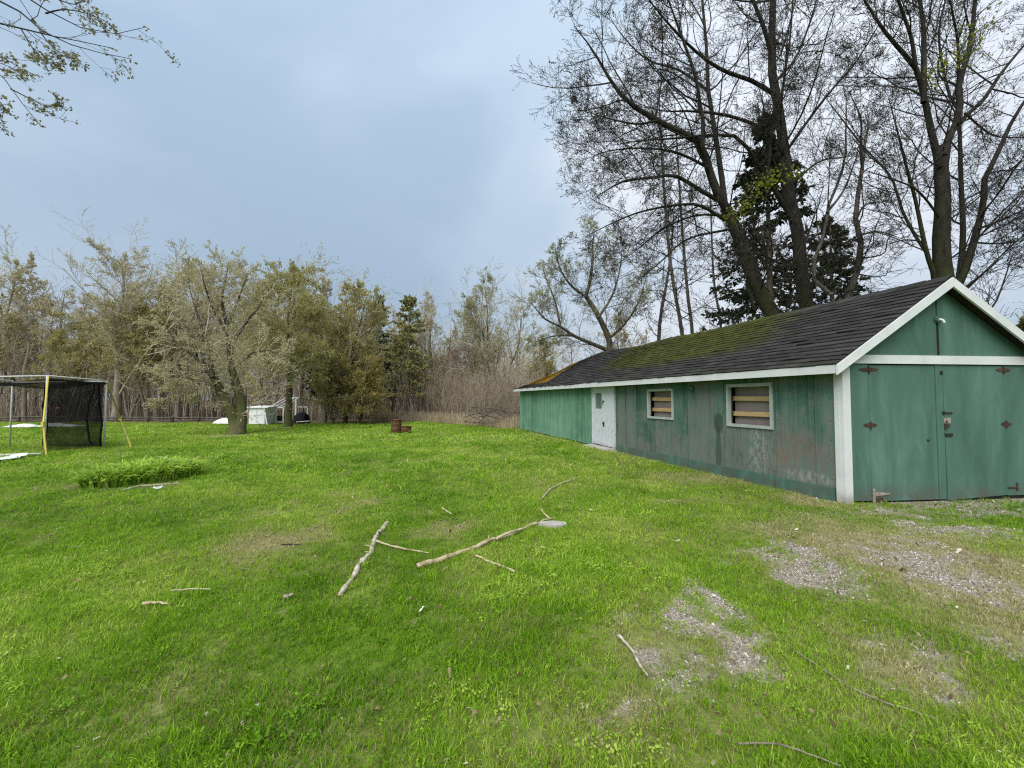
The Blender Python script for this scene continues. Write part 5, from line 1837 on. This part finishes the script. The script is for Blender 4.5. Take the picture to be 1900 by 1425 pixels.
net("roof_net", A_ + up * (hA - .06), B_ + up * (hB - .06), A_ + W_ + up * (hA - .12), B_ + W_ + up * (hB - .12), -.18, MAT["net_roof"], nrm=(0, 0, 1))
def binding(pts):
    P = resample(np.array(pts), 12) - cb
    P[1:-1] += rk.normal(size=(10, 3)) * .012
    MB().tubes(P, np.full(12, .030), 5).build("net_binding", MAT["black_cloth"], cage, True)
binding([B_ + bk + np.array([-.05, -.02, .05]), B_ + bk + np.array([-.02, -.02, .5]), B_ + bk + np.array([-.09, -.02, 1.2]), B_ + bk + np.array([-.16, -.02, hB - .1])])
f_ = .22
binding([B_ + W_ * .10 + bk + up * .06, B_ + W_ * .155 + bk + up * .5, B_ + W_ * .16 + bk + up * 1.2, B_ + W_ * .11 + bk + up * (hB - .1)])
binding([B_ + W_ * .62 + bk + up * .03, B_ + W_ * .61 + bk + up * .7, B_ + W_ * .635 + bk + up * 1.4, B_ + W_ * .62 + bk + up * (hB - .1)])
binding([B_ + W_ * .60 + bk + up * .03, B_ + W_ * .59 + bk + up * .6, B_ + W_ * .60 + bk + up * 1.5, B_ + W_ * .60 + bk + up * (hB - .1)])
binding([A_ + up * (hA - .10), (A_ + B_) / 2 + up * (hA - .14), B_ + up * (hB - .09)])
MB().tubes(np.array([at(107, 757, 13.42) - np.array([0, .01, 0]), at(107, 757, 13.42) + np.array([0, .02, 0])]) - cb, np.array([.045, .045]), 12, True).build("target_spot", simple("red_target", (.45, .03, .03), (.6, .10, .08), 5), cage)
tube("target_centre", at(107, 757, 13.38), at(107, 757, 13.41), .02, MAT["white_paint"])

def strap(pts, w, label):
    o_ = np.array(pts[0])
    root = empty("guy_strap", tuple(o_))
    P = [np.array(p_) for p_ in pts]
    mb = MB()
    for a_, b2 in zip(P[:-1], P[1:]):
        mb.beam(a_ - o_, b2 - o_, w, .014, (0, 1, .2))
    mb.build("webbing", MAT["yellow_strap"], root)
    mid_ = P[1] - o_
    MB().box(mid_[0] - .035, mid_[0] + .035, mid_[1] - .03, mid_[1] + .03, mid_[2] - .07, mid_[2] + .07).build("ratchet", MAT["yellow_strap"], root)
    tag(root, label, "strap", "yellow guy straps of the cage")
t0_ = A_ + np.array([.03, 0, hA - .02])
strap([t0_, at(80, 787, 11.55), gnd(86, 846)], .05, "yellow ratchet strap running down beside the near cage post")
strap([B_ + np.array([.03, 0, hB - .02]), at(223, 777, 14.35), gnd(243, 830)], .05, "yellow ratchet strap slanting from the far cage post to the lawn")
tube_r = MB()
pm = [gnd(-60, 862), gnd(20, 850), gnd(48, 848), gnd(40, 852), gnd(0, 858), gnd(-60, 868)]
sheet = MB()
uu, vv = np.meshgrid(np.linspace(0, 1, 16), np.linspace(0, 1, 6), indexing="ij")
c00, c10, c01, c11 = gnd(-90, 868), gnd(36, 852.5), gnd(-90, 856), gnd(52, 847)
P = c00 * ((1 - uu) * (1 - vv))[..., None] + c10 * (uu * (1 - vv))[..., None] + c01 * ((1 - uu) * vv)[..., None] + c11 * (uu * vv)[..., None]
P[..., 2] = .05 + .04 * np.sin(uu * 11 + vv * 4) * vv + .03 * np.sin(vv * 7)
tag(sheet.grid(P - gnd(0, 860)).build("white_sheet", MAT["white_sheet"], None, True, tuple(gnd(0, 860))), "crumpled white sheet on the grass in front of the netting cage", "sheet")
tag(MB().tubes(np.array([gnd(-60, 850), gnd(10, 847), gnd(76, 845)]) + np.array([0, 0, .04]) - gnd(40, 846), np.full(3, .035), 8, True).build("ground_pole", MAT["galv"], None, True, tuple(gnd(40, 846))), "pale tube lying on the ground along the front of the cage", "pole")

# crumpled white sheets beyond the cage
for (xa, xb, yy_, seed, lab) in ((8, 62, 793, 1, "long white plastic sheet lying at the wood edge behind the cage, left piece"), (66, 142, 792, 2, "long white plastic sheet lying at the wood edge behind the cage, right piece")):
    c0, c1 = gnd(xa, yy_), gnd(xb, yy_)
    uu, vv = np.meshgrid(np.linspace(0, 1, 22), np.linspace(0, 1, 7), indexing="ij")
    P = c0 + (c1 - c0) * uu[..., None] + np.array([0, 1.0, 0]) * (vv - .3)[..., None]
    P[..., 2] = .03 + .22 * np.sin(np.pi * vv) * (0.3 + VN.fbm(uu * 6 + seed * 9, vv * 3, 3)) * np.sin(np.pi * np.clip(uu, .03, .97))
    o_ = c0
    tag(MB().grid(P - o_).build("plastic_sheet", MAT["white_sheet"], None, True, tuple(o_)), lab, "sheet", "white sheets behind the cage")

# ---------------------------------------------------------------- far lawn things
def rail_fence():
    root = empty("rail_fence", tuple(gnd(300, 786)))
    tag(root, "low weathered log rail fence along the far edge of the lawn at the left", "fence")
    o_ = np.array(root.location)
    xs = np.linspace(at(-60, 740, 28.2)[0], at(415, 740, 28.2)[0], 11)
    r = random.Random(4)
    for k in range(10):
        y0_ = 28.2 + (0.35 if k % 2 else -.1)
        y1_ = 28.2 + (-.1 if k % 2 else .35)
        for j in range(2):
            a_ = np.array([xs[k] - .2, y0_, .14 + .17 * j + r.uniform(-.03, .03)])
            b2 = np.array([xs[k + 1] + .2, y1_, .14 + .17 * j + r.uniform(-.03, .03)])
            P = resample(np.array([a_, (a_ + b2) / 2 + np.array([0, 0, r.uniform(-.04, .02)]), b2]), 5) - o_
            MB().tubes(P, np.array([.07, .065, .06, .06, .055]), 6, True).build("rail", MAT["bark_grey"], root, True)
        MB().tubes(np.array([[xs[k], 28.3, -.05], [xs[k], 28.3, .25], [xs[k], 28.3, .45]]) - o_, np.array([.06, .055, .05]), 6, True).build("post", MAT["bark_grey"], root, True)
rail_fence()

MAT["white_worn"] = simple("worn_white_paint", (0.70, 0.72, 0.74), (0.84, 0.85, 0.86), 3, .6, .1)
# white panelled cabinet with slanting brace
wc0, wc1 = gnd(462, 788), gnd(490, 788)
Yc = wc0[1]
kx = Yc / FPX
cabn = empty("white_panel_shed", tuple(wc0))
tag(cabn, "small white panelled play shed under the trees at the lawn edge", "play shed")
def cx(px): return (px - 462) * kx
MB().box(0, cx(476) - .02, -.03, 0, .05, 1.02).build("door_leaf", MAT["white_worn"], cabn)
MB().box(cx(476), cx(491), -.03, 0, .05, 1.02).build("door_leaf", MAT["white_worn"], cabn)
MB().box(-.02, cx(492), .01, 1.0, .03, 1.0).build("body", MAT["white_worn"], cabn)
MB().hexa([(-.12, -.12, 1.03), (cx(498), -.12, 1.03), (cx(498), 1.1, 1.10), (-.12, 1.1, 1.10), (-.12, -.12, 1.10), (cx(498), -.12, 1.10), (cx(498), 1.1, 1.16), (-.12, 1.1, 1.16)]).build("roof", MAT["white_worn"], cabn)
MB().beam((-.32, -.05, 0), (-.02, -.05, 1.05), .07, .07).build("brace", MAT["white_worn"], cabn)
MB().beam((cx(497), -.06, 0), (cx(491), -.06, 1.0), .06, .06).build("brace", MAT["white_worn"], cabn)
MB().tubes(np.array([[cx(475) - .06, -.05, .5], [cx(475) - .06, -.05, .6]]), np.array([.02, .02]), 6, True).build("handle", MAT["black_metal"], cabn)
# greenhouse frame
Yh = 26.3
ghb = np.array([at(500, 740, Yh)[0], Yh, 0])
gh = empty("greenhouse_frame", tuple(ghb))
tag(gh, "white open greenhouse frame with peaked rafters beside the white play shed", "greenhouse frame")
kh = Yh / FPX
gw = (548 - 500) * kh
dep = 1.6
zE, zR = 1.05, 1.66
xr = gw * .78
def bar(name, a, b, w=.06):
    MB().beam(a, b, w, w).build(name, MAT["white_paint"], gh)
xm_, xe_ = gw * .42, gw
for xx in (0.0, gw * .28, gw * .55):
    bar("post", (xx, 0, 0), (xx, 0, zE))
for xx in (gw * .55, gw):
    bar("post", (xx, dep, 0), (xx, dep, zE))
bar("eave_rail", (0, 0, zE), (gw * .55, 0, zE))
bar("eave_rail", (gw * .55, dep, zE), (gw, dep, zE))
bar("sill_rail", (0, 0, .12), (gw * .55, 0, .12))
for k in range(4):
    x0_ = gw * (.0 + .18 * k)
    bar("rafter", (x0_, 0, zE), (x0_ + gw * .36, dep * .5, zR), .06)
bar("ridge_rail", (gw * .36, dep * .5, zR), (gw * .9, dep * .5, zR))
for k in range(3):
    x0_ = gw * (.5 + .2 * k)
    bar("rafter", (x0_, dep * .5, zR), (x0_ + gw * .12, dep, zE), .06)
bar("corner_post", (gw, .1, 0), (gw, .1, 1.5), .1)
MB().box(gw * .22, gw * .5, .2, .5, 0, .5).build("dark_bench", MAT["dark_wood"], gh)
# black tarp heap
tb = np.array([at(560, 740, 26.6)[0], 26.6, 0])
uu, vv = np.meshgrid(np.linspace(0, 1, 14), np.linspace(0, 1, 14), indexing="ij")
zz = 1.25 * np.clip(np.sin(np.pi * uu), 0, 1) ** .18 * np.clip(np.sin(np.pi * vv), 0, 1) ** .18 * (.85 + .3 * VN.fbm(uu * 4, vv * 4, 3))
P = np.stack([(uu - .5) * .8, (vv - .5) * .8, zz * .6], -1)
tag(MB().grid(P).build("tarp_heap", MAT["black_cloth"], None, True, tuple(tb)), "black tarpaulin-covered heap right of the greenhouse frame", "tarpaulin")
sk = empty("white_plank", tuple(gnd(562, 787.5)))
tag(sk, "low white plank resting in front of the black tarpaulin heap", "plank")
MB().beam((-.35, 0, .16), (.45, 0, .22), .3, .04).build("plank", MAT["white_paint"], sk)
for xx in (-.25, .35):
    MB().beam((xx, 0, 0), (xx, 0, .17), .08, .08).build("leg", MAT["dark_wood"], sk)
# upturned white boat
bt = gnd(420, 787)
uu, vv = np.meshgrid(np.linspace(0, 1, 20), np.linspace(0, np.pi, 10), indexing="ij")
wd = .36 * np.sin(np.pi * (.08 + .9 * uu)) ** .6
P = np.stack([(uu - .5) * 1.5, -np.cos(vv) * wd, .04 + np.sin(vv) * (.12 + .30 * uu * (1.05 - uu) * 3)], -1)
bo_ = empty("small_boat", tuple(bt))
tag(bo_, "small white upturned boat behind the old lawn tree trunk", "boat")
MB().grid(P).build("hull", MAT["white_paint"], bo_, True)
MB().box(-.75, .75, -.02, .02, .02, .07).build("gunwale", MAT["dark_wood"], bo_)

# rusty burn barrel and cut-down drum
rm = M("burn_barrel_rust", .9, .15)
v = rm.coord()
f1 = rm.noise(v, 7, 6, .65)
f2 = rm.noise(v, 30, 4, .6)
cc = rm.ramp(f1, [(.3, (.06, .032, .02)), (.55, (.15, .075, .043)), (.75, (.25, .145, .09))])
rm.color(rm.mix(rm.math("MULTIPLY", f2, .35), cc, (.05, .03, .022)))
rm.bump(f1, .5, .02)
bb = gnd(735, 803)
bar_ = empty("burn_barrel", tuple(bb))
tag(bar_, "upright rusty brown burn barrel standing on the far lawn", "barrel")
prof = [(.235, 0), (.24, .01), (.238, .17), (.25, .20), (.238, .23), (.238, .38), (.25, .41), (.238, .44), (.24, .60), (.252, .615), (.252, .63), (.23, .63), (.228, .60), (.225, .42)]
MB().lathe(prof, 28, (0, 0, 0), .008).build("drum", rm.m, bar_, True)
MB().lathe([(.001, .47), (.12, .50), (.226, .43)], 20).build("ash", MAT["dark_wood"], bar_, True)
dd = gnd(752, 803) + np.array([.02, .05, 0])
dr2 = empty("cut_drum", tuple(dd))
tag(dr2, "low dark rusty cut-down drum right beside the upright burn barrel", "drum")
MB().lathe([(.20, 0), (.235, .02), (.245, .14), (.25, .17), (.245, .2), (.25, .30), (.258, .31), (.24, .31), (.235, .1), (.001, .08)], 24, (0, 0, 0), .015).build("drum", rm.m, dr2, True)
MB().beam((.1, -.24, .03), (.32, -.2, .12), .12, .02).build("flap", rm.m, dr2)

# ---------------------------------------------------------------- daylily clump
bed = empty("daylily_clump", tuple(gnd(258, 893)))
tag(bed, "low bright green clump of strappy daylily leaves in a bare oval bed", "plant")
bo_ = np.array(bed.location)
rd = np.random.default_rng(14)
mbl = MB()
nb = 2400
aa = rd.uniform(0, 2 * np.pi, nb)
q = np.sqrt(rd.random(nb))
e1 = (gnd(372, 880) - gnd(150, 902)) / 2 * .92
ce = (gnd(372, 880) + gnd(150, 902)) / 2
e2 = np.array([-.18, .62, 0])
root_ = ce + e1 * (q * np.cos(aa))[:, None] + e2 * (q * np.sin(aa))[:, None]
root_[:, 2] = -.01
L = rd.uniform(.32, .62, nb) * (1.15 - .4 * q)
az_ = rd.uniform(0, 2 * np.pi, nb)
out_ = np.stack([np.cos(az_), np.sin(az_), np.zeros(nb)], 1) + unit(root_ - ce) * .5
out_ = unit(out_)
side = np.cross(out_, up)
bend = rd.uniform(.45, 1.05, nb)
w_b = rd.uniform(.013, .024, nb)
def lp(t_, sd):
    o_ = root_ + out_ * (L * bend * t_ ** 1.7)[:, None] + up * (L * (t_ * 1.05 - .55 * bend * t_ ** 3))[:, None]
    return o_ + side * (w_b * sd * (1 - t_ ** 2.5))[:, None]
V = np.stack([lp(0, -1), lp(0, 1), lp(.35, -1), lp(.35, 1), lp(.7, -1), lp(.7, 1), lp(1.0, 0)], 1) - bo_
i = np.arange(nb)[:, None] * 7
mbl.add(V, quads=np.concatenate([i + np.array([[0, 1, 3, 2]]), i + np.array([[2, 3, 5, 4]])]), tris=i + np.array([[4, 5, 6]]))
lil = leaf_mat("daylily_leaf", (.20, .36, .02), (.56, .72, .12), .35, 2.0, .45)
tag(mbl.build("leaves", lil, bed), kind="stuff")
for pts in ([(285, 862), (290, 848), (313, 851), (316, 862)], [(330, 860), (352, 856), (360, 845)]):
    Ps = resample(np.array([at(x_, y_, 8.6) for x_, y_ in pts]), 8) - bo_
    MB().tubes(Ps, np.full(8, .006), 5).build("dry_stalk", MAT["dry_straw"], bed, True)
wst = gnd(222, 862)
ws = empty("dry_weed_stalk", tuple(wst))
tag(ws, "thin dark dry weed stalk standing up behind the daylily clump", "weed")
for pts in ([(0, 0, 0), (.02, 0, .5), (.04, 0, .95)], [(.06, .1, 0), (.03, .1, .5), (.06, .1, .8)]):
    MB().tubes(np.array(pts, float), np.array([.006, .005, .003]), 5).build("stalk", MAT["bark_far"], ws, True)

# ---------------------------------------------------------------- sticks and small litter on the lawn
bl = M("bleached_wood", .85, .2)
v = bl.coord(scale=(1, 1, 1))
f1 = bl.noise(v, 14, 5, .65)
bl.color(bl.ramp(f1, [(.34, (.13, .10, .07)), (.46, (.40, .34, .26)), (.7, (.60, .54, .44))]))
bl.bump(f1, .9, .02)
MAT["bleached"] = bl.m
bk2 = M("barked_wood", .9, .15)
f1 = bk2.noise(bk2.coord(), 10, 5, .65)
bk2.color(bk2.ramp(f1, [(.34, (.16, .11, .065)), (.46, (.42, .33, .21)), (.7, (.60, .51, .36))]))
bk2.bump(f1, .9, .02)
MAT["peeled"] = bk2.m


def stick(name, pts, r0, r1, mat, label, forks=(), lift=.028, cat="stick", group="fallen sticks on the lawn"):
    G_ = []
    for x_, y_ in pts:
        g_ = gnd(x_, y_)
        g_[2] = float(hgt(np.array(g_[0]), np.array(g_[1]))) + lift + r0 * .6
        G_.append(g_)
    G_ = np.array(G_)
    o_ = G_[0].copy()
    K = max(10, len(pts) * 3)
    P = resample(G_, K) - o_
    rj = np.random.default_rng(len(label) + int(pts[0][0]))
    P[1:-1] += rj.normal(size=(K - 2, 3)) * r0 * .22
    K2 = K * 2
    P = resample(P, K2)
    Rr = np.linspace(r0, r1, K2) * (1 + rj.normal(size=K2) * .10)
    for kn in rj.integers(2, K2 - 2, max(1, K2 // 9)):
        Rr[kn] *= 1.35
    Rr[-1] *= .5
    root = empty(name, tuple(o_))
    MB().tubes(P, Rr, 8, True).build("stem", mat, root, True)
    for kn in (rj.integers(3, K2 - 3, 3) if r0 > .018 else ()):
        sd_ = rj.normal(size=3) * np.array([1, 1, .5]) + np.array([0, 0, .5])
        sd_ = sd_ / np.linalg.norm(sd_) * rj.uniform(.05, .11)
        MB().tubes(np.array([P[kn], P[kn] + sd_ * .5 + rj.normal(size=3) * .006, P[kn] + sd_]), np.array([.4, .3, .18]) * r0, 6, True).build("stub", mat, root, True)
    for fp, fr0, fr1 in forks:
        F_ = []
        for k, (x_, y_, z_) in enumerate(fp):
            g_ = gnd(x_, y_, z_)
            F_.append(g_)
        Q = resample(np.array(F_), 8) - o_
        MB().tubes(Q, np.linspace(fr0, fr1, 8), 7, True).build("side_branch", mat, root, True)
    tag(root, label, cat, group)
    return root


stick("fallen_branch", [(631, 1108), (655, 1075), (668, 1050), (688, 1028), (693, 1010), (702, 993), (714, 976), (720, 968)], .022, .026, MAT["bleached"],
      "thick bleached grey branch lying near the middle of the lawn, leftmost of the sticks", [([(706, 990, .03), (701, 986, .07), (699, 993, .05)], .012, .006)], .010, "branch")
stick("fallen_stick", [(698, 1010), (730, 1020), (760, 1026), (798, 1031)], .011, .006, MAT["peeled"], "thin straight stick touching the thick bleached branch at its bend")
stick("fallen_branch", [(774, 1054), (800, 1046), (850, 1029), (888, 1013), (920, 1000), (945, 993), (975, 978), (1005, 967), (1027, 962)], .026, .013, MAT["peeled"],
      "long forked tan branch lying across the lawn with its tip on a pale stone", [([(920, 1000, .03), (945, 988, .06), (972, 981, .03)], .018, .010), ([(1022, 963, .03), (1012, 955, .06), (1003, 944, .10)], .011, .008)], .010, "branch")
stick("fallen_stick", [(883, 1036), (912, 1048), (930, 1054), (956, 1067)], .012, .008, MAT["peeled"], "short tan stick lying just below the long forked branch")
stick("fallen_stick", [(1007, 924), (1018, 911), (1038, 900), (1073, 890)], .014, .008, MAT["bleached"], "curved pale stick lying beyond the long forked branch towards the shed")
stick("fallen_stick", [(820, 945), (838, 956)], .010, .008, MAT["bleached"], "tiny pale stick beyond the bleached branch")
stick("fallen_stick", [(1147, 1184), (1172, 1212), (1186, 1240), (1202, 1262)], .010, .005, MAT["bleached"], "thin white twig beside the gravel patch in the foreground", (), .03)
stick("fallen_stick", [(230, 913), (262, 905), (318, 902)], .016, .010, MAT["bleached"], "pale stick lying along the front of the daylily bed")
stick("fallen_stick", [(265, 1129), (288, 1127), (312, 1130)], .013, .004, MAT["peeled"], "short pointed tan stick in the lush grass at left", (), .04)
stick("fallen_stick", [(318, 1106), (355, 1103), (392, 1104)], .006, .004, MAT["bleached"], "thin straight grey twig in the lush grass at left", (), .05)
stick("fallen_stick", [(526, 1116), (545, 1111)], .016, .010, MAT["bleached"], "stubby grey stick lying left of the bleached branch", (), .03)
stick("fallen_stick", [(522, 1014), (560, 1013)], .008, .004, MAT["dark_wood"], "thin dark twig on the dry grass patch at left")
stick("fallen_stick", [(1470, 1203), (1530, 1243), (1580, 1275), (1640, 1302), (1690, 1318), (1745, 1335)], .0065, .004, MAT["bark_far"], "long dark stick lying across the foreground at the right", (), .012)
stick("fallen_stick", [(1370, 1386), (1440, 1386), (1490, 1400), (1560, 1425)], .005, .003, MAT["bark_far"], "brown twig at the bottom edge right of centre", (), .016)

st_ = gnd(1026, 973)
rs_ = np.random.default_rng(2)
an = np.linspace(0, 2 * np.pi, 12, endpoint=False)
ring = np.stack([.20 * np.cos(an) * rs_.uniform(.8, 1.1, 12), .10 * np.sin(an) * rs_.uniform(.8, 1.1, 12), np.full(12, .018) + rs_.uniform(-.006, .006, 12)], 1)
low = ring * np.array([1.08, 1.08, 0]) + np.array([0, 0, -.03])
mbs = MB()
ii = np.arange(12)
mbs.add(np.vstack([ring, low, [[0.03, 0, .024]]]), quads=np.stack([ii + 12, np.roll(ii, -1) + 12, np.roll(ii, -1), ii], 1), tris=np.stack([ii, np.roll(ii, -1), np.full(12, 24)], 1))
tag(mbs.build("flat_stone", MAT["concrete"], None, False, tuple(st_)), "flat pale stone in the grass under the tip of the long forked branch", "stone")
rgp = gnd(293, 912) + np.array([0, 0, .07])
th = np.linspace(0, 2 * np.pi, 17)
tag(MB().tubes(np.stack([.055 * np.cos(th), .055 * np.sin(th), .01 * np.sin(th * 2)], 1), np.full(17, .014), 6).build("white_ring", MAT["white_paint"], None, True, tuple(rgp)), "small white ring lying in front of the daylily bed", "ring")
slb = gnd(1845, 921)
tag(MB().hexa([(-.32, -.05, -.02), (.30, -.03, -.02), (.30, .06, -.02), (-.32, .04, -.02), (-.32, -.05, .02), (.30, -.03, .05), (.30, .06, .05), (-.32, .04, .02)]).build("white_board", MAT["white_paint"], None, False, tuple(slb + np.array([0, -.02, .03]))), "narrow white board lying at the foot of the right garage door", "board")

# dead leaves: curled, larger ones singly
dl = leaf_mat("dead_leaf", (.12, .08, .04), (.34, .26, .14), .15, 6)
def dead_leaf_mesh(seed):
    r = np.random.default_rng(seed)
    n_ = 9
    t_ = np.linspace(0, 1, n_)
    w_ = np.sin(np.pi * t_ ** .8) * .5 * (1 + .35 * np.sin(t_ * 19 + seed))
    curl = r.uniform(.3, .8)
    mid_ = np.stack([t_ - .5, np.zeros(n_), .12 * np.sin(t_ * 3)], 1)
    l_ = mid_ + np.stack([np.zeros(n_), w_ * .8, w_ * curl], 1)
    r2 = mid_ + np.stack([np.zeros(n_), -w_ * .8, w_ * curl * r.uniform(.3, 1)], 1)
    mb = MB().grid(np.stack([l_, mid_, r2], 0))
    me = mb.mesh("dead_leaf", True)
    me.materials.append(dl)
    return me
dms = [dead_leaf_mesh(k) for k in range(4)]
rdl = random.Random(31)
for k, (px, py) in enumerate(((145, 1086), (990, 1045), (1000, 1100), (978, 1110), (925, 1100), (1180, 1130), (700, 1330), (1040, 1300), (1000, 1320), (1400, 1340), (1440, 1335), (1505, 1330), (1335, 1380), (1060, 1240), (600, 1250), (120, 1270), (1420, 1300), (1330, 1340), (1540, 1200), (1720, 1180), (760, 1120), (450, 1360), (1100, 1190), (880, 1335), (1230, 1330))):
    o = bpy.data.objects.new("dead_leaf", dms[k % 4])
    COL.objects.link(o)
    g_ = gnd(px, py)
    o.location = (g_[0], g_[1], float(hgt(np.array(g_[0]), np.array(g_[1]))) + .045)
    o.rotation_euler = (rdl.uniform(-.5, .5), rdl.uniform(-.5, .5), rdl.uniform(0, 6.28))
    sc_ = rdl.uniform(.020, .034)
    o.scale = (sc_, sc_, sc_)
    tag(o, "small curled tan dead leaf lying in the foreground grass", "leaf", "dead leaves in the grass")

lm = M("litter_bits", .9, .1)
lm.color(lm.ramp(lm.attr("tone", "INSTANCER").outputs["Fac"], [(0.0, (.09, .065, .04)), (0.4, (.17, .125, .075)), (0.75, (.30, .24, .15)), (1.0, (.60, .56, .46))]))
LIT_COL = source_collection("litter_source", [MB().grid(np.array([[(a_ - 1, b2 - .5, .25 * math.sin(a_ * 2 + k)) for b2 in (0, 1)] for a_ in (0, .8, 1.4, 2)]) * np.array([.8, .28 + .2 * k, .5]) + np.array([[[0, .12 * math.sin(a_ * 5 + b2 * 2 + k), 0] for b2 in (0, 1)] for a_ in (0, .8, 1.4, 2)])).mesh("litter_bit") for k in range(3)], lm.m)
x = rg.uniform(-9, 10, 42000)
y = rg.uniform(1.2, 9, 42000)
gg, dd_ = masks(x, y)
inb, _, _ = shed_mask(x, y, 0.02)
keep = (~inb) & (rg.random(len(x)) < .05 + .20 * gg + .10 * dd_ * (x > -1)) & (np.abs(x) < 1.3 * y + .5)
x, y = x[keep], y[keep]
n = len(x)
sz = rg.lognormal(-4.15, .4, n)
scatter("ground_litter", np.stack([x, y, hgt(x, y) + rg.uniform(.008, .035, n)], 1), np.stack([rg.normal(size=n) * .5, rg.normal(size=n) * .5, rg.uniform(0, 6.28, n)], 1), np.stack([sz, sz, sz], 1), rg.integers(0, 3, n), LIT_COL,
        {"tone": rg.random(n)}, "small bits of dead leaf and twig strewn in the grass")
print("litter", n)
print("unique tris", sum(sum(len(p_.vertices) - 2 for p_ in me_.polygons) if len(me_.polygons) < 2000 else len(me_.loops) - 2 * len(me_.polygons) for me_ in bpy.data.meshes))
